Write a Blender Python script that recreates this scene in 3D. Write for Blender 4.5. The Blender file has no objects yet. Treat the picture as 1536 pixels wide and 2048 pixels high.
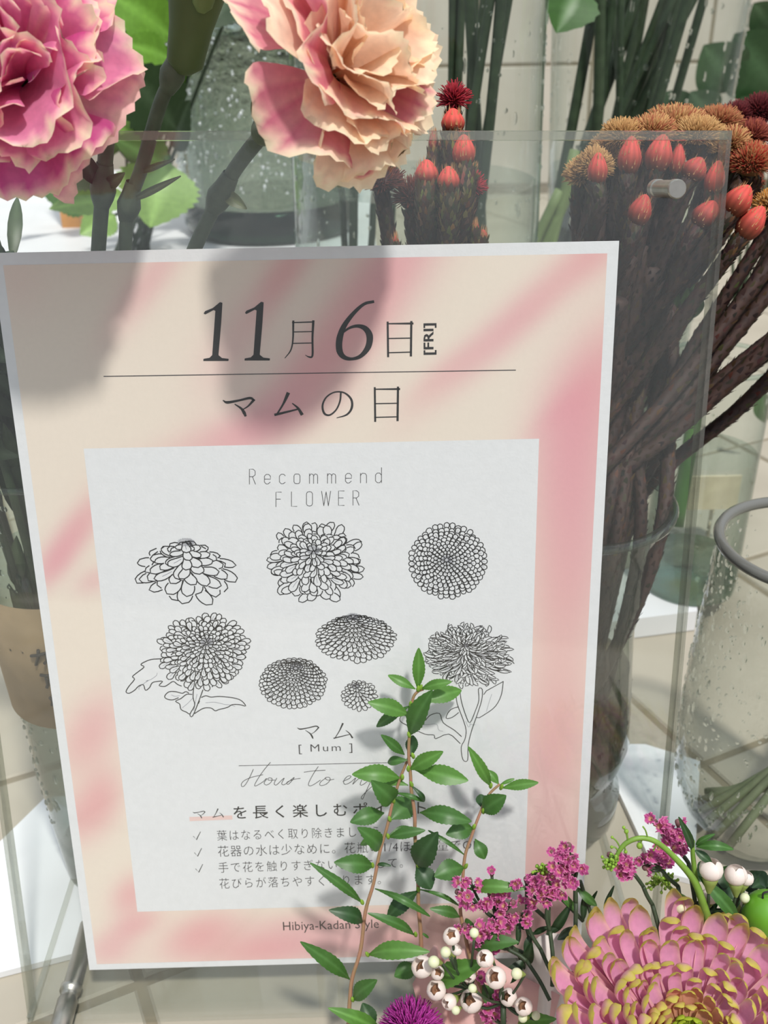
import bpy, math, random
import numpy as np
from mathutils import Vector, Matrix, Quaternion

S = bpy.context.scene
COL = S.collection
PI = math.pi
rnd = random.Random(7)

# ------------------------------------------------------------------ camera
F = 2000.0                                   # focal length in pixels of the 1536 x 2048 frame
LEAN = math.radians(10)                      # the acrylic sign leans back
PLATE = Matrix.Translation((0, 0, .1694)) @ Matrix.Rotation(-LEAN, 4, 'X')   # sign frame -> world
CAMM = PLATE @ Matrix.Translation((.01994, -.34584, .16942)) @ (
    Matrix.Rotation(-.01277, 4, 'Z') @ Matrix.Rotation(1.2499, 4, 'X') @ Matrix.Rotation(-.0186, 4, 'Z'))
cam = bpy.data.cameras.new('camera')
cam.sensor_fit = 'VERTICAL'
cam.sensor_height = 36
cam.lens = F * 36 / 2048
cam.clip_start = .01
cam.dof.use_dof = True
cam.dof.focus_distance = .345
cam.dof.aperture_fstop = 20
camo = bpy.data.objects.new('camera', cam)
camo.matrix_world = CAMM
COL.objects.link(camo)
S.camera = camo

# ------------------------------------------------------------------ world, sun, exposure
wd = bpy.data.worlds.new('world')
S.world = wd
wd.use_nodes = True
wt = wd.node_tree
bg = wt.nodes['Background']
tc = wt.nodes.new('ShaderNodeTexCoord')
sp = wt.nodes.new('ShaderNodeSeparateXYZ')
cr = wt.nodes.new('ShaderNodeValToRGB')
cr.color_ramp.elements[0].position = .35
cr.color_ramp.elements[0].color = (.20, .19, .17, 1)
cr.color_ramp.elements[1].position = .95
cr.color_ramp.elements[1].color = (.80, .88, 1.0, 1)
mr = wt.nodes.new('ShaderNodeMapRange')
mr.inputs[1].default_value = -1
wt.links.new(tc.outputs['Generated'], sp.inputs[0])
wt.links.new(sp.outputs[2], mr.inputs[0])
wt.links.new(mr.outputs[0], cr.inputs[0])
wt.links.new(cr.outputs[0], bg.inputs[0])
bg.inputs[1].default_value = 1.12

sun = bpy.data.lights.new('sun', 'SUN')
sun.energy = 3.35
sun.angle = math.radians(4.2)
sun.color = (1.0, .965, .915)
suno = bpy.data.objects.new('sun', sun)
COL.objects.link(suno)
sdir = PLATE.to_3x3() @ Vector((-.33, 1, -1.35))          # direction the sunlight travels
suno.rotation_euler = sdir.to_track_quat('-Z', 'Y').to_euler()
suno.location = (.5, -1, 2)

S.view_settings.view_transform = 'Standard'
S.view_settings.look = 'None'
S.view_settings.exposure = 0
S.view_settings.gamma = 1
S.view_settings.use_curve_mapping = False
S.cycles.max_bounces = 12
S.cycles.transparent_max_bounces = 24
S.cycles.caustics_reflective = False
S.cycles.caustics_refractive = False
S.cycles.sample_clamp_indirect = 4

# ------------------------------------------------------------------ pixel -> point helpers
CW = CAMM.translation.copy()
CR = CAMM.to_3x3()
PI4 = PLATE.inverted()


def ray(x, y):
    return CR @ Vector(((x - 768) / F, -(y - 1024) / F, -1))


def at(x, y, d=0.):
    """point on the pixel's ray at depth d behind the sign face (d < 0: in front of it)"""
    o = PI4 @ CW
    r = PI4.to_3x3() @ ray(x, y)
    return PLATE @ (o + r * ((d - o.y) / r.y))


def atp(x, y, d=0.):
    return PI4 @ at(x, y, d)


def aty(x, y, Y):
    r = ray(x, y)
    return CW + r * ((Y - CW.y) / r.y)


def atz(x, y, Z=0.):
    r = ray(x, y)
    return CW + r * ((Z - CW.z) / r.z)


# ------------------------------------------------------------------ object helpers
def tag(o, label=None, cat=None, group=None, kind=None):
    if label: o['label'] = label
    if cat: o['category'] = cat
    if group: o['group'] = group
    if kind: o['kind'] = kind
    return o


def thing(name, label, cat, loc=(0, 0, 0), group=None):
    o = bpy.data.objects.new(name, None)
    o.empty_display_size = .01
    o.location = loc
    COL.objects.link(o)
    o['org'] = tuple(loc)
    return tag(o, label, cat, group)


def mesh(name, V, Fc, mat, parent=None, smooth=True, col=None, org=None, mats=None):
    """V in world coordinates; the object sits at org (or at its parent's base)"""
    me = bpy.data.meshes.new(name)
    if parent is not None:
        base = Vector(parent['org'])
    else:
        base = Vector(org) if org is not None else Vector((0, 0, 0))
    V = np.asarray([tuple(v) for v in V], dtype=float) - np.array(base)
    me.from_pydata(V.tolist(), [], [tuple(f) for f in Fc])
    me.update()
    if smooth:
        me.polygons.foreach_set('use_smooth', [True] * len(me.polygons))
    if col is not None:
        ca = me.color_attributes.new('Col', 'FLOAT_COLOR', 'POINT')
        c = np.ones((len(V), 4))
        c[:, :3] = np.asarray(col)[:, :3]
        ca.data.foreach_set('color', c.ravel())
    me.materials.append(mat)
    o = bpy.data.objects.new(name, me)
    COL.objects.link(o)
    if parent is not None:
        o.parent = parent
        o['org'] = parent['org']
        if parent.type == 'MESH':
            pass
    else:
        o.location = base
        o['org'] = tuple(base)
    return o


class MB:
    def __init__(s):
        s.v = []; s.f = []; s.c = []

    def add(s, V, Fc, c=None):
        n = len(s.v)
        s.v += [tuple(v) for v in V]
        s.f += [tuple(i + n for i in f) for f in Fc]
        if c is not None:
            s.c += [tuple(c[:3])] * len(V) if not hasattr(c[0], '__len__') else [tuple(x[:3]) for x in c]
        return s

    def build(s, name, mat, parent=None, smooth=True, org=None):
        return mesh(name, s.v, s.f, mat, parent, smooth, s.c if s.c else None, org)


def catmull(P, n=6):
    P = [Vector(p) for p in P]
    if len(P) < 3:
        return P
    Q = [P[0] * 2 - P[1]] + P + [P[-1] * 2 - P[-2]]
    out = []
    for i in range(1, len(Q) - 2):
        a, b, c, d = Q[i - 1:i + 3]
        for k in range(n):
            t = k / n
            out.append(.5 * ((2 * b) + (c - a) * t + (2 * a - 5 * b + 4 * c - d) * t * t + (3 * b - a - 3 * c + d) * t ** 3))
    out.append(P[-1])
    return out


def frames(P):
    T = []
    for i in range(len(P)):
        a = P[max(i - 1, 0)]; b = P[min(i + 1, len(P) - 1)]
        T.append((b - a).normalized())
    n = T[0].orthogonal().normalized()
    N = [n]
    for i in range(1, len(P)):
        n = (n - T[i] * n.dot(T[i]))
        n = n.normalized() if n.length > 1e-9 else T[i].orthogonal().normalized()
        N.append(n)
    return T, N


def tube(P, R, n=8, cap=True, sub=0):
    if sub:
        m = len(P)
        P = catmull(P, sub)
        if hasattr(R, '__len__'):
            R = [float(np.interp(i / sub, range(m), R)) for i in range(len(P))]
    P = [Vector(p) for p in P]
    if not hasattr(R, '__len__'):
        R = [R] * len(P)
    T, N = frames(P)
    V = []; Fc = []
    for i, p in enumerate(P):
        b = T[i].cross(N[i])
        for k in range(n):
            a = 2 * PI * k / n
            V.append(p + (N[i] * math.cos(a) + b * math.sin(a)) * R[i])
    for i in range(len(P) - 1):
        for k in range(n):
            Fc.append((i * n + k, i * n + (k + 1) % n, (i + 1) * n + (k + 1) % n, (i + 1) * n + k))
    if cap:
        Fc.append(tuple(range(n - 1, -1, -1)))
        Fc.append(tuple((len(P) - 1) * n + k for k in range(n)))
    return V, Fc


def lathe(prof, c, n=48, axis=None, close=False):
    """prof: (r, z) list, revolved around a vertical axis through c (or around axis)"""
    c = Vector(c)
    q = Vector((0, 0, 1)).rotation_difference(Vector(axis).normalized()) if axis is not None else Quaternion()
    V = []; Fc = []
    for r, z in prof:
        for k in range(n):
            a = 2 * PI * k / n
            V.append(c + q @ Vector((r * math.cos(a), r * math.sin(a), z)))
    m = len(prof)
    for i in range(m - 1):
        for k in range(n):
            Fc.append((i * n + k, i * n + (k + 1) % n, (i + 1) * n + (k + 1) % n, (i + 1) * n + k))
    if prof[0][0] < 1e-3 or close:
        Fc.append(tuple(range(n - 1, -1, -1)))
    if prof[-1][0] < 1e-3 or close:
        Fc.append(tuple((m - 1) * n + k for k in range(n)))
    return V, Fc


def box(a, b, M=None):
    V = [Vector((x, y, z)) for x in (a[0], b[0]) for y in (a[1], b[1]) for z in (a[2], b[2])]
    if M is not None:
        V = [M @ v for v in V]
    return V, [(0, 1, 3, 2), (4, 6, 7, 5), (0, 4, 5, 1), (2, 3, 7, 6), (0, 2, 6, 4), (1, 5, 7, 3)]


def prism(P, h):
    """polygon P (world points, counter-clockwise from above) extruded down by h"""
    n = len(P)
    V = [Vector(p) for p in P] + [Vector(p) - Vector((0, 0, h)) for p in P]
    Fc = [tuple(range(n)), tuple(range(2 * n - 1, n - 1, -1))]
    Fc += [(i, i + n, (i + 1) % n + n, (i + 1) % n) for i in range(n)]
    return V, Fc


# ------------------------------------------------------------------ materials
def srgb(r, g, b):
    f = lambda c: (c / 255 / 12.92) if c / 255 <= .04045 else ((c / 255 + .055) / 1.055) ** 2.4
    return (f(r), f(g), f(b), 1)


class NT:
    def __init__(s, name):
        s.m = bpy.data.materials.new(name)
        s.m.use_nodes = True
        s.t = s.m.node_tree
        s.t.nodes.clear()
        s.out = s.n('ShaderNodeOutputMaterial')

    def n(s, typ, **kw):
        nd = s.t.nodes.new(typ)
        for k, v in kw.items():
            if k.startswith('_'):
                setattr(nd, k[1:], v)
            else:
                key = int(k[1:]) if k[0] == 'i' and k[1:].isdigit() else k.replace('__', ' ')
                if isinstance(v, bpy.types.NodeSocket):
                    s.t.links.new(v, nd.inputs[key])
                else:
                    nd.inputs[key].default_value = v
        return nd

    def link(s, a, b):
        s.t.links.new(a, b)

    def done(s, sh):
        s.t.links.new(sh, s.out.inputs[0])
        return s.m


def noise(N, scale, detail=3, rough=.5, vec=None, dim='3D'):
    if vec is None:
        vec = N.n('ShaderNodeTexCoord').outputs['Object']
    return N.n('ShaderNodeTexNoise', Scale=scale, Detail=detail, Roughness=rough, Vector=vec).outputs['Fac']


def mixc(N, fac, a, b, blend='MIX'):
    nd = N.n('ShaderNodeMix', _data_type='RGBA', _blend_type=blend)
    for k, v in ((0, fac), (6, a), (7, b)):
        if isinstance(v, bpy.types.NodeSocket):
            N.link(v, nd.inputs[k])
        else:
            nd.inputs[k].default_value = v
    return nd.outputs[2]


def solid(name, c, rough=.6, var=.12, scale=60, bump=0, metal=0, spec=.4, c2=None, bscale=None, trans=0):
    N = NT(name)
    nz = noise(N, scale)
    c2 = c2 or tuple(x * (1 - var * 2) for x in c[:3]) + (1,)
    ramp = N.n('ShaderNodeMapRange', i0=nz, i1=.3, i2=.7)
    cc = mixc(N, ramp.outputs[0], c, c2)
    b = N.n('ShaderNodeBsdfPrincipled', Base__Color=cc, Roughness=rough, Metallic=metal)
    b.inputs['Specular IOR Level'].default_value = spec
    if bump:
        bp = N.n('ShaderNodeBump', Strength=bump, Distance=.002, Height=noise(N, bscale or scale * 3))
        N.link(bp.outputs[0], b.inputs['Normal'])
    if trans:
        tr = N.n('ShaderNodeBsdfTranslucent', Color=cc)
        mx = N.n('ShaderNodeMixShader', i0=trans, i1=b.outputs[0], i2=tr.outputs[0])
        return N.done(mx.outputs[0])
    return N.done(b.outputs[0])


def vcol(name, rough=.55, trans=.35, spec=.25, streak=0, sscale=300, bump=0):
    """petal or leaf tissue: the colour comes from the mesh's own colour attribute"""
    N = NT(name)
    c = N.n('ShaderNodeAttribute', _attribute_name='Col').outputs['Color']
    nz = noise(N, sscale, 3)
    if streak:
        r = N.n('ShaderNodeMapRange', i0=nz, i1=.3, i2=.7, i3=1 - streak, i4=1 + streak * .4)
        v = N.n('ShaderNodeVectorMath', _operation='SCALE', i0=c)
        N.link(r.outputs[0], v.inputs['Scale'])
        c = v.outputs[0]
    b = N.n('ShaderNodeBsdfPrincipled', Base__Color=c, Roughness=rough)
    b.inputs['Specular IOR Level'].default_value = spec
    if bump:
        bp = N.n('ShaderNodeBump', Strength=bump, Distance=.001, Height=nz)
        N.link(bp.outputs[0], b.inputs['Normal'])
    tr = N.n('ShaderNodeBsdfTranslucent', Color=c)
    mx = N.n('ShaderNodeMixShader', i0=trans, i1=b.outputs[0], i2=tr.outputs[0])
    return N.done(mx.outputs[0])


def clear(name, tint=(.96, .98, .97, 1), edge=(.45, .58, .52, 1), power=3., rough=.02, ior=1.45, bump=0, bscale=200, veil=0, veilc=(.7, .75, .7, 1)):
    """clear glass or acrylic wall: lets light through, reflects by Fresnel, denser green at grazing angles"""
    N = NT(name)
    lw = N.n('ShaderNodeLayerWeight', Blend=.5)
    pw = N.n('ShaderNodeMath', _operation='POWER', i0=lw.outputs['Facing'], i1=power)
    tr = N.n('ShaderNodeBsdfTransparent', Color=mixc(N, pw.outputs[0], tint, edge))
    gl = N.n('ShaderNodeBsdfGlossy', Color=(1, 1, 1, 1), Roughness=rough)
    bf = N.n('ShaderNodeNewGeometry').outputs['Backfacing']
    fr = N.n('ShaderNodeFresnel', IOR=N.n('ShaderNodeMapRange', i0=bf, i3=ior, i4=1 / ior).outputs[0])
    if bump:
        bp = N.n('ShaderNodeBump', Strength=bump, Distance=.002, Height=noise(N, bscale, 2))
        N.link(bp.outputs[0], gl.inputs['Normal'])
        N.link(bp.outputs[0], fr.inputs['Normal'])
    mx = N.n('ShaderNodeMixShader', i0=fr.outputs[0], i1=tr.outputs[0], i2=gl.outputs[0])
    if veil:
        df = N.n('ShaderNodeBsdfDiffuse', Color=veilc)
        nz = N.n('ShaderNodeMapRange', i0=noise(N, 14, 4), i1=.35, i2=.75, i3=veil * .4, i4=veil * 1.6)
        mx = N.n('ShaderNodeMixShader', i0=nz.outputs[0], i1=mx.outputs[0], i2=df.outputs[0])
    return N.done(mx.outputs[0])


def refr(name, col=(.9, .97, .94, 1), rough=0., bump=0, bscale=60, ior=1.4, mixt=.35):
    """thick glass or water body: refracts, partly lets light straight through"""
    N = NT(name)
    g = N.n('ShaderNodeBsdfGlass', Color=col, Roughness=rough, IOR=ior)
    if bump:
        bp = N.n('ShaderNodeBump', Strength=bump, Distance=.01, Height=noise(N, bscale, 4, .6))
        N.link(bp.outputs[0], g.inputs['Normal'])
    t = N.n('ShaderNodeBsdfTransparent', Color=col)
    mx = N.n('ShaderNodeMixShader', i0=mixt, i1=g.outputs[0], i2=t.outputs[0])
    return N.done(mx.outputs[0])


m_white = solid('white_board', (.78, .79, .80, 1), .45, .04, 30)
m_paper = solid('white_paper', (.80, .80, .82, 1), .75, .02, 400, bump=.05, bscale=900)
m_ink = solid('black_ink', (.022, .020, .021, 1), .7, .1)
m_ink2 = solid('grey_ink', (.05, .045, .05, 1), .7, .1)
m_inkl = solid('pale_grey_ink', (.28, .28, .33, 1), .7, .1)
m_hl = solid('pink_highlight', srgb(236, 205, 200), .8, .02)
m_acr = clear('clear_acrylic', (.985, .99, .985, 1), (.80, .86, .83, 1), 4, .03, 1.42, veil=.006)
m_acre = clear('acrylic_edge', (.86, .87, .83, 1), (.66, .68, .63, 1), 2, .10, 1.6, veil=.07, veilc=(.75, .72, .66, 1))
m_steel = solid('brushed_steel', (.55, .52, .47, 1), .35, .1, 200, metal=1)
m_glass = clear('vase_glass', (.95, .975, .96, 1), (.30, .42, .37, 1), 3.2, .02, 1.5)
m_glassd = clear('thick_vase_glass', (.86, .92, .89, 1), (.10, .17, .14, 1), 2.2, .03, 1.5)
m_base = refr('green_glass_base', (.66, .76, .70, 1), .02, .15, 60, 1.45, .35)
m_water = clear('vase_water', (.87, .90, .88, 1), (.50, .57, .52, 1), 2.5, .01, 1.33)
m_wsurf = clear('water_surface', (.85, .9, .88, 1), (.7, .78, .75, 1), 2, .02, 1.33, bump=.3, bscale=120)
m_drop = refr('water_drop', (.96, .98, .98, 1), 0, 0, 60, 1.33, .15)
m_kraft = solid('kraft_paper', srgb(150, 128, 98), .85, .08, 120)
m_stemd = solid('dark_green_stem', srgb(58, 74, 50), .55, .2, 150, trans=.0)
m_stemc = solid('carnation_stem', srgb(98, 112, 92), .6, .15, 200, bump=.1)
m_twig = solid('reddish_twig', srgb(160, 112, 92), .6, .15, 200, c2=srgb(136, 116, 78))
m_bud = solid('bud_green', srgb(150, 190, 70), .5, .15, 300, trans=.2)
m_brown = solid('scaly_brown', srgb(66, 44, 36), .7, .3, 250, c2=srgb(44, 29, 26))
m_scale = vcol('scale_leaf', .6, .2, .3)
m_leaf = vcol('leaf_tissue', .42, .3, .45, .12, 250)
m_petal = vcol('petal_tissue', .6, .45, .2, .10, 420)
m_wax = vcol('wax_petal', .5, .3, .3, .05, 300)

# ------------------------------------------------------------------ generic plant builders
def leaf_geo(base, tip, width, bend=.0, nrm=None, fold=.25, c1=(.08, .2, .03), c2=None, serr=0, nl=12, na=6, twist=0, shape=.45, wave=0):
    """pointed leaf from base to tip: droops by bend (times its length) along its normal"""
    base = Vector(base); tip = Vector(tip)
    d = tip - base
    L = d.length
    t = d / L
    n = (CW - base) if nrm is None else Vector(nrm)
    n = (n - t * n.dot(t)).normalized()
    s = t.cross(n)
    c2 = c2 or tuple(min(1, x * 1.5 + .02) for x in c1)
    V = []; C = []; Fc = []
    for i in range(nl + 1):
        u = i / nl
        w = math.sin(PI * u ** (math.log(.5) / math.log(shape))) ** (.85 if u > shape else 1.15) if 0 < u < 1 else 0
        w = w * width * .5 + .0002
        if serr and i % 2: w *= 1 + serr
        p = base + t * (L * u) + n * (bend * L * math.sin(PI * u))
        tw = twist * u
        sv = s * math.cos(tw) + n * math.sin(tw)
        nv = n * math.cos(tw) - s * math.sin(tw)
        for j in range(na + 1):
            a = j / na * 2 - 1
            zz = fold * abs(a) * w + (wave * w * math.sin(u * 14 + a * 2) * abs(a) if wave else 0)
            V.append(p + sv * (a * w) + nv * zz)
            k = max(0, 1 - abs(a) * 5)
            rib = .25 * max(0, math.sin(u * 26 - abs(a) * 5)) ** 6 * (1 if abs(a) > .1 else 0)
            k = min(1, k + rib)
            C.append([c1[q] * (1 - k) + c2[q] * k for q in range(3)])
    for i in range(nl):
        for j in range(na):
            a = i * (na + 1) + j
            Fc.append((a, a + 1, a + na + 2, a + na + 1))
    return V, Fc, C


def leaf(parent, *a, name='leaf', mat=None, **k):
    V, Fc, C = leaf_geo(*a, **k)
    return mesh(name, V, Fc, mat or m_leaf, parent, True, C)


def ellipsoid(c, ax, r, l, n=10, m=8, point=0, cfun=None):
    """egg of radius r and half length l along ax; point > 0 sharpens the far end"""
    c = Vector(c); ax = Vector(ax).normalized()
    q = Vector((0, 0, 1)).rotation_difference(ax)
    V = []; Fc = []; C = []
    for i in range(m + 1):
        th = PI * i / m
        z = -math.cos(th)
        rr = math.sin(th) * (1 - point * max(0, z) * .6)
        rr = max(rr, .01)
        for k in range(n):
            a = 2 * PI * k / n
            V.append(c + q @ Vector((rr * r * math.cos(a), rr * r * math.sin(a), z * l)))
            if cfun: C.append(cfun((z + 1) / 2, k))
    for i in range(m):
        for k in range(n):
            Fc.append((i * n + k, i * n + (k + 1) % n, (i + 1) * n + (k + 1) % n, (i + 1) * n + k))
    return (V, Fc, C) if cfun else (V, Fc)


#PART2
# ------------------------------------------------------------------ setting: tiled floor, back wall, white boards
def tile_mat(name, ca, cb):
    return solid(name, ca, .55, .08, 9, c2=cb, bump=.15, bscale=60)


m_tile = tile_mat('beige_floor_tile', srgb(176, 168, 152), srgb(160, 152, 136))
m_grout = solid('tile_grout', srgb(138, 128, 108), .9, .1, 80)
m_wtile = tile_mat('pale_wall_tile', srgb(196, 190, 178), srgb(184, 176, 162))

TANG = math.radians(24)


def tiled(name, M, nx, ny, sx, sy, gap, th, mat, kind_parts='tile', x0=0, y0=0, skip=None):
    """grout slab with separate bevelled tiles sitting proud of it; M maps the (u, v, up) frame to the world"""
    V, Fc = box((x0 - .02, y0 - .02, -.02), (x0 + nx * sx + .02, y0 + ny * sy + .02, -.0015), M)
    root = mesh(name, V, Fc, m_grout, None, False, org=M.translation)
    tag(root, kind='structure')
    b = .0012
    Vt = []; w = sx - gap; h = sy - gap
    for (i, z) in ((0, -th), (0, -b), (b, 0)):
        Vt += [Vector((i, i, z)), Vector((w - i, i, z)), Vector((w - i, h - i, z)), Vector((i, h - i, z))]
    Ft = [(8, 9, 10, 11)]
    for k in (0, 4):
        for q in range(4):
            Ft.append((k + q, k + (q + 1) % 4, k + 4 + (q + 1) % 4, k + 4 + q))
    me = bpy.data.meshes.new('tile')
    me.from_pydata(Vt, [], Ft); me.update(); me.materials.append(mat)
    R = M.to_3x3().to_4x4()
    for i in range(nx):
        for j in range(ny):
            if skip and skip(x0 + (i + .5) * sx, y0 + (j + .5) * sy):
                continue
            o = bpy.data.objects.new('tile', me)
            COL.objects.link(o)
            o.parent = root
            o.matrix_local = R @ Matrix.Translation((x0 + i * sx, y0 + j * sy, rnd.uniform(-.0003, .0003)))
    return root


floorM = Matrix.Translation((.205, .118, 0)) @ Matrix.Rotation(TANG, 4, 'Z')
tiled('floor', floorM, 15, 14, .16, .16, .0045, .006, m_tile, x0=-.16 * 6, y0=-.16 * 4)
wallM = Matrix.Translation((-1.3, 1.75, .02)) @ Matrix.Rotation(PI / 2, 4, 'X')
tiled('wall_back', wallM, 13, 5, .22, .22, .006, .006, m_wtile)


def board(name, label, quad, top, th, cat='board', mat=None):
    P = [Vector((*atz(*q, top).xy, top)) for q in quad]
    c = sum(P, Vector()) / len(P)
    if (P[1] - P[0]).cross(P[2] - P[1]).z < 0: P = P[::-1]
    V, Fc = prism(P, th)
    o = mesh(name, V, Fc, mat or m_white, None, False, org=(c.x, c.y, top - th))
    return tag(o, label, cat)


board('display_board', 'thick white board on the tiles under the tall water-filled cylinder vase',
      [(1080, 1262), (1395, 1222), (1385, 1128), (1100, 1150)], .016, .0155)
board('display_board', 'white board on the floor left of the sign below the kraft tag vase',
      [(-120, 1800), (92, 1593), (300, 1590), (330, 1860), (-60, 1960)], .004, .0035)
board('display_board', 'thin white sheet standing in for acrylic base reflections behind the right edge of the sign near the empty vase',
      [(1150, 1488), (1290, 1488), (1400, 1522), (1388, 1760), (1310, 1740), (1236, 1580)], .004, .0035)  # added sheet: its white imitates bright reflections in the acrylic base
V, Fc = box((-.75, .56, .0), (.03, 1.15, .158))
ped = mesh('display_plinth', V, Fc, m_white, None, False, org=(-.36, .85, 0))
tag(ped, 'low white plinth behind the sign carrying the bubbly water vase and leafy plant', 'plinth')

# tan wooden post far left behind the leaves
A = aty(158, 560, .80); B = aty(150, 120, .80)
V, Fc = box((A.x - .006, .79, .158), (A.x + .014, .81, B.z))
tag(mesh('wooden_post', V, Fc, solid('tan_wood', srgb(214, 150, 78), .6, .15, 40), None, False, org=(A.x, .8, .158)),
    'thin orange-tan wooden post between the green leaves behind the pink carnation', 'post')

# ------------------------------------------------------------------ acrylic sign stand
Zb = .0
sign = thing('acrylic_sign_stand', 'clear acrylic sign stand of two bolted sheets on a clear base, leaning back', 'sign stand',
             PLATE @ Vector((0, 0, -.172)))
TL, TR, BR, BL = [atp(*q) for q in ((-182, 263), (1457, 262), (1296, 2038), (62, 2030))]


def sheet(name, Q, y0, y1, mat, parent):
    V = [PLATE @ Vector((q.x, y, q.z)) for y in (y0, y1) for q in Q]
    Fc = [(3, 2, 1, 0), (4, 5, 6, 7)] + [(i, (i + 1) % 4, (i + 1) % 4 + 4, i + 4) for i in range(4)]
    return mesh(name, V, Fc, mat, parent, False)


sheet('front_sheet', (TL, TR, BR, BL), -.0034, -.0006, m_acr, sign)
sheet('back_sheet', (TL, TR, BR, BL), .0009, .0034, m_acr, sign)


def strip(name, a, b, w, y0, y1, mat):
    a = Vector(a); b = Vector(b)
    t = (b - a).normalized(); s = Vector((t.z, 0, -t.x)) * w
    sheet(name, (a, b, b + s, a + s), y0, y1, mat, sign)


strip('top_edge', TL, TR, .0028, -.0037, .0036, m_acre)
strip('side_edge', TR, BR, .0016, -.0037, .0036, m_acre)
strip('side_edge', BL, TL, .0016, -.0037, .0036, m_acre)
# base sheet on the floor, its side edges run back from the foot of the sign
fl = PLATE @ Vector((BL.x, 0, BL.z)); fr = PLATE @ Vector((BR.x, 0, BR.z))
zb = .0035
V, Fc = box((fl.x, fl.y - .005, .0002), (fr.x, fl.y + .135, zb))
mesh('base_sheet', V, Fc, m_acr, sign, False)
for x in (fl.x, fr.x - .0025):
    V, Fc = box((x, fl.y - .004, zb), (x + .0025, fl.y + .134, zb + .001))
    mesh('base_edge', V, Fc, m_acre, sign, False)
# two upright acrylic ribs behind the sign
for px in (628, 672):
    a = at(px, 1990, .012)
    V, Fc = box((a.x - .0015, fl.y + .045, .0045), (a.x + .0015, fl.y + .056, .18))
    mesh('back_rib', V, Fc, m_acre, sign, False)


def bolt(px, py, r, y0, y1):
    c = atp(px, py, y0)
    q = PLATE.to_3x3() @ Vector((0, 1, 0))
    o = PLATE @ Vector((c.x, y0, c.z))
    V, Fc = lathe([(.0002, 0), (r * .88, 0), (r, .0007), (r, .004), (r * .9, .0042), (r * .9, y1 - y0 - .005),
                   (r, y1 - y0 - .004), (r, y1 - y0), (.0002, y1 - y0)], o, 32, q)
    mesh('standoff_bolt', V, Fc, m_steel, sign, False)


bolt(1355, 378, .0031, -.0085, .017)
A, B, Cc = atz(114, 2080, .008), atz(176, 1850, .008), atz(149, 1985, .008)
rodax = (B - A).normalized(); L_ = (B - A).length; lc = (Cc - A).length
V, Fc = lathe([(.0002, 0), (.0040, 0), (.0044, .001), (.0044, lc - .004), (.0037, lc - .0035), (.0037, lc), (.0046, lc + .0004), (.0046, lc + .003), (.0037, lc + .0034), (.0037, L_), (.0002, L_)], A, 28, rodax)
mesh('support_rod', V, Fc, m_steel, sign)

# ------------------------------------------------------------------ the poster
pz = lambda x, y: atp(x, y, 0)
pc = PLATE @ Vector((0, 0, -.1485))
W2, H2 = .105, .1485


def prect(x0, x1, z0, z1, y):
    return [PLATE @ Vector((x, y, z)) for x, z in ((x0, z0), (x1, z0), (x1, z1), (x0, z1))]


V = prect(-W2, W2, -H2, H2, -.00005) + prect(-W2, W2, -H2, H2, .0004)
poster = mesh('poster', V, [(0, 1, 2, 3), (7, 6, 5, 4), (0, 4, 5, 1), (1, 5, 6, 2), (2, 6, 7, 3), (3, 7, 4, 0)],
              m_paper, None, False, org=pc)
tag(poster, 'white-bordered pink poster of line-drawn chrysanthemums held in the clear sign', 'poster')

# printed colour field (flat print): cream with soft pink diagonal streaks
bl, tr_ = pz(186, 1928), pz(1216, 504)
x0, x1, z0, z1 = -.1015, .1012, -.1455, .1445
NX, NZ = 130, 180
gx, gz = np.meshgrid(np.linspace(x0, x1, NX), np.linspace(z0, z1, NZ))
streaks = [(300, 560, 170, 34, 50, .5), (570, 545, 130, 34, 52, .8), (470, 690, 160, 60, 55, .30), (760, 560, 300, 62, 50, 1.0), (620, 760, 300, 60, 42, .75),
           (470, 870, 260, 50, 20, .55), (1050, 625, 300, 40, 42, .75), (880, 750, 120, 30, 40, .3), (1195, 500, 90, 50, 45, .5),
           (1190, 760, 200, 70, 60, .7), (1150, 900, 260, 90, 80, .95), (1140, 1150, 300, 90, 85, .8), (1110, 1480, 260, 90, 85, .75),
           (1100, 1750, 240, 110, 85, .75), (150, 1065, 150, 34, 50, .9), (110, 1130, 80, 30, 50, .5), (190, 1160, 60, 30, 30, .4),
           (180, 1470, 140, 60, 60, .7), (200, 1600, 110, 50, 70, .85), (150, 1640, 90, 50, 70, .5), (262, 1790, 80, 44, 60, .75),
           (270, 1850, 90, 40, 30, .7), (220, 1900, 80, 50, 20, .5), (400, 1870, 120, 60, 30, .9), (520, 1900, 160, 60, 10, .7), (800, 1880, 500, 60, 2, .85),
           (700, 1840, 300, 40, 2, .5), (30, 560, 80, 80, 0, .12), (1120, 820, 100, 30, 45, .3)]
acc = np.zeros_like(gx)
for (sx, sy, ln, wd_, an, st) in streaks:
    c = pz(sx, sy); k = 1 / 5500.
    ln *= k * .72; wd_ *= k * .85; a = math.radians(an)
    dx, dz = gx - c.x, gz - c.z
    u = dx * math.cos(a) + dz * math.sin(a); v = -dx * math.sin(a) + dz * math.cos(a)
    acc += st * np.exp(-(u / ln) ** 2 - (v / wd_) ** 2)
acc = 1 - np.exp(-acc * 1.15)
cream = np.array(srgb(236, 222, 208)[:3]); pink = np.array(srgb(228, 150, 158)[:3]); rose = np.array(srgb(226, 140, 166)[:3])
wv = .5 + .5 * np.sin(gx * 60 + gz * 35)
colr = cream[None, None] * (1 - acc[..., None]) + (pink * (1 - wv[..., None] * .5) + rose * wv[..., None] * .5) * acc[..., None]
Vp = [PLATE @ Vector((a, -.00012, b)) for a, b in zip(gx.ravel(), gz.ravel())]
Fp = [(j * NX + i, j * NX + i + 1, (j + 1) * NX + i + 1, (j + 1) * NX + i) for j in range(NZ - 1) for i in range(NX - 1)]
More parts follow.
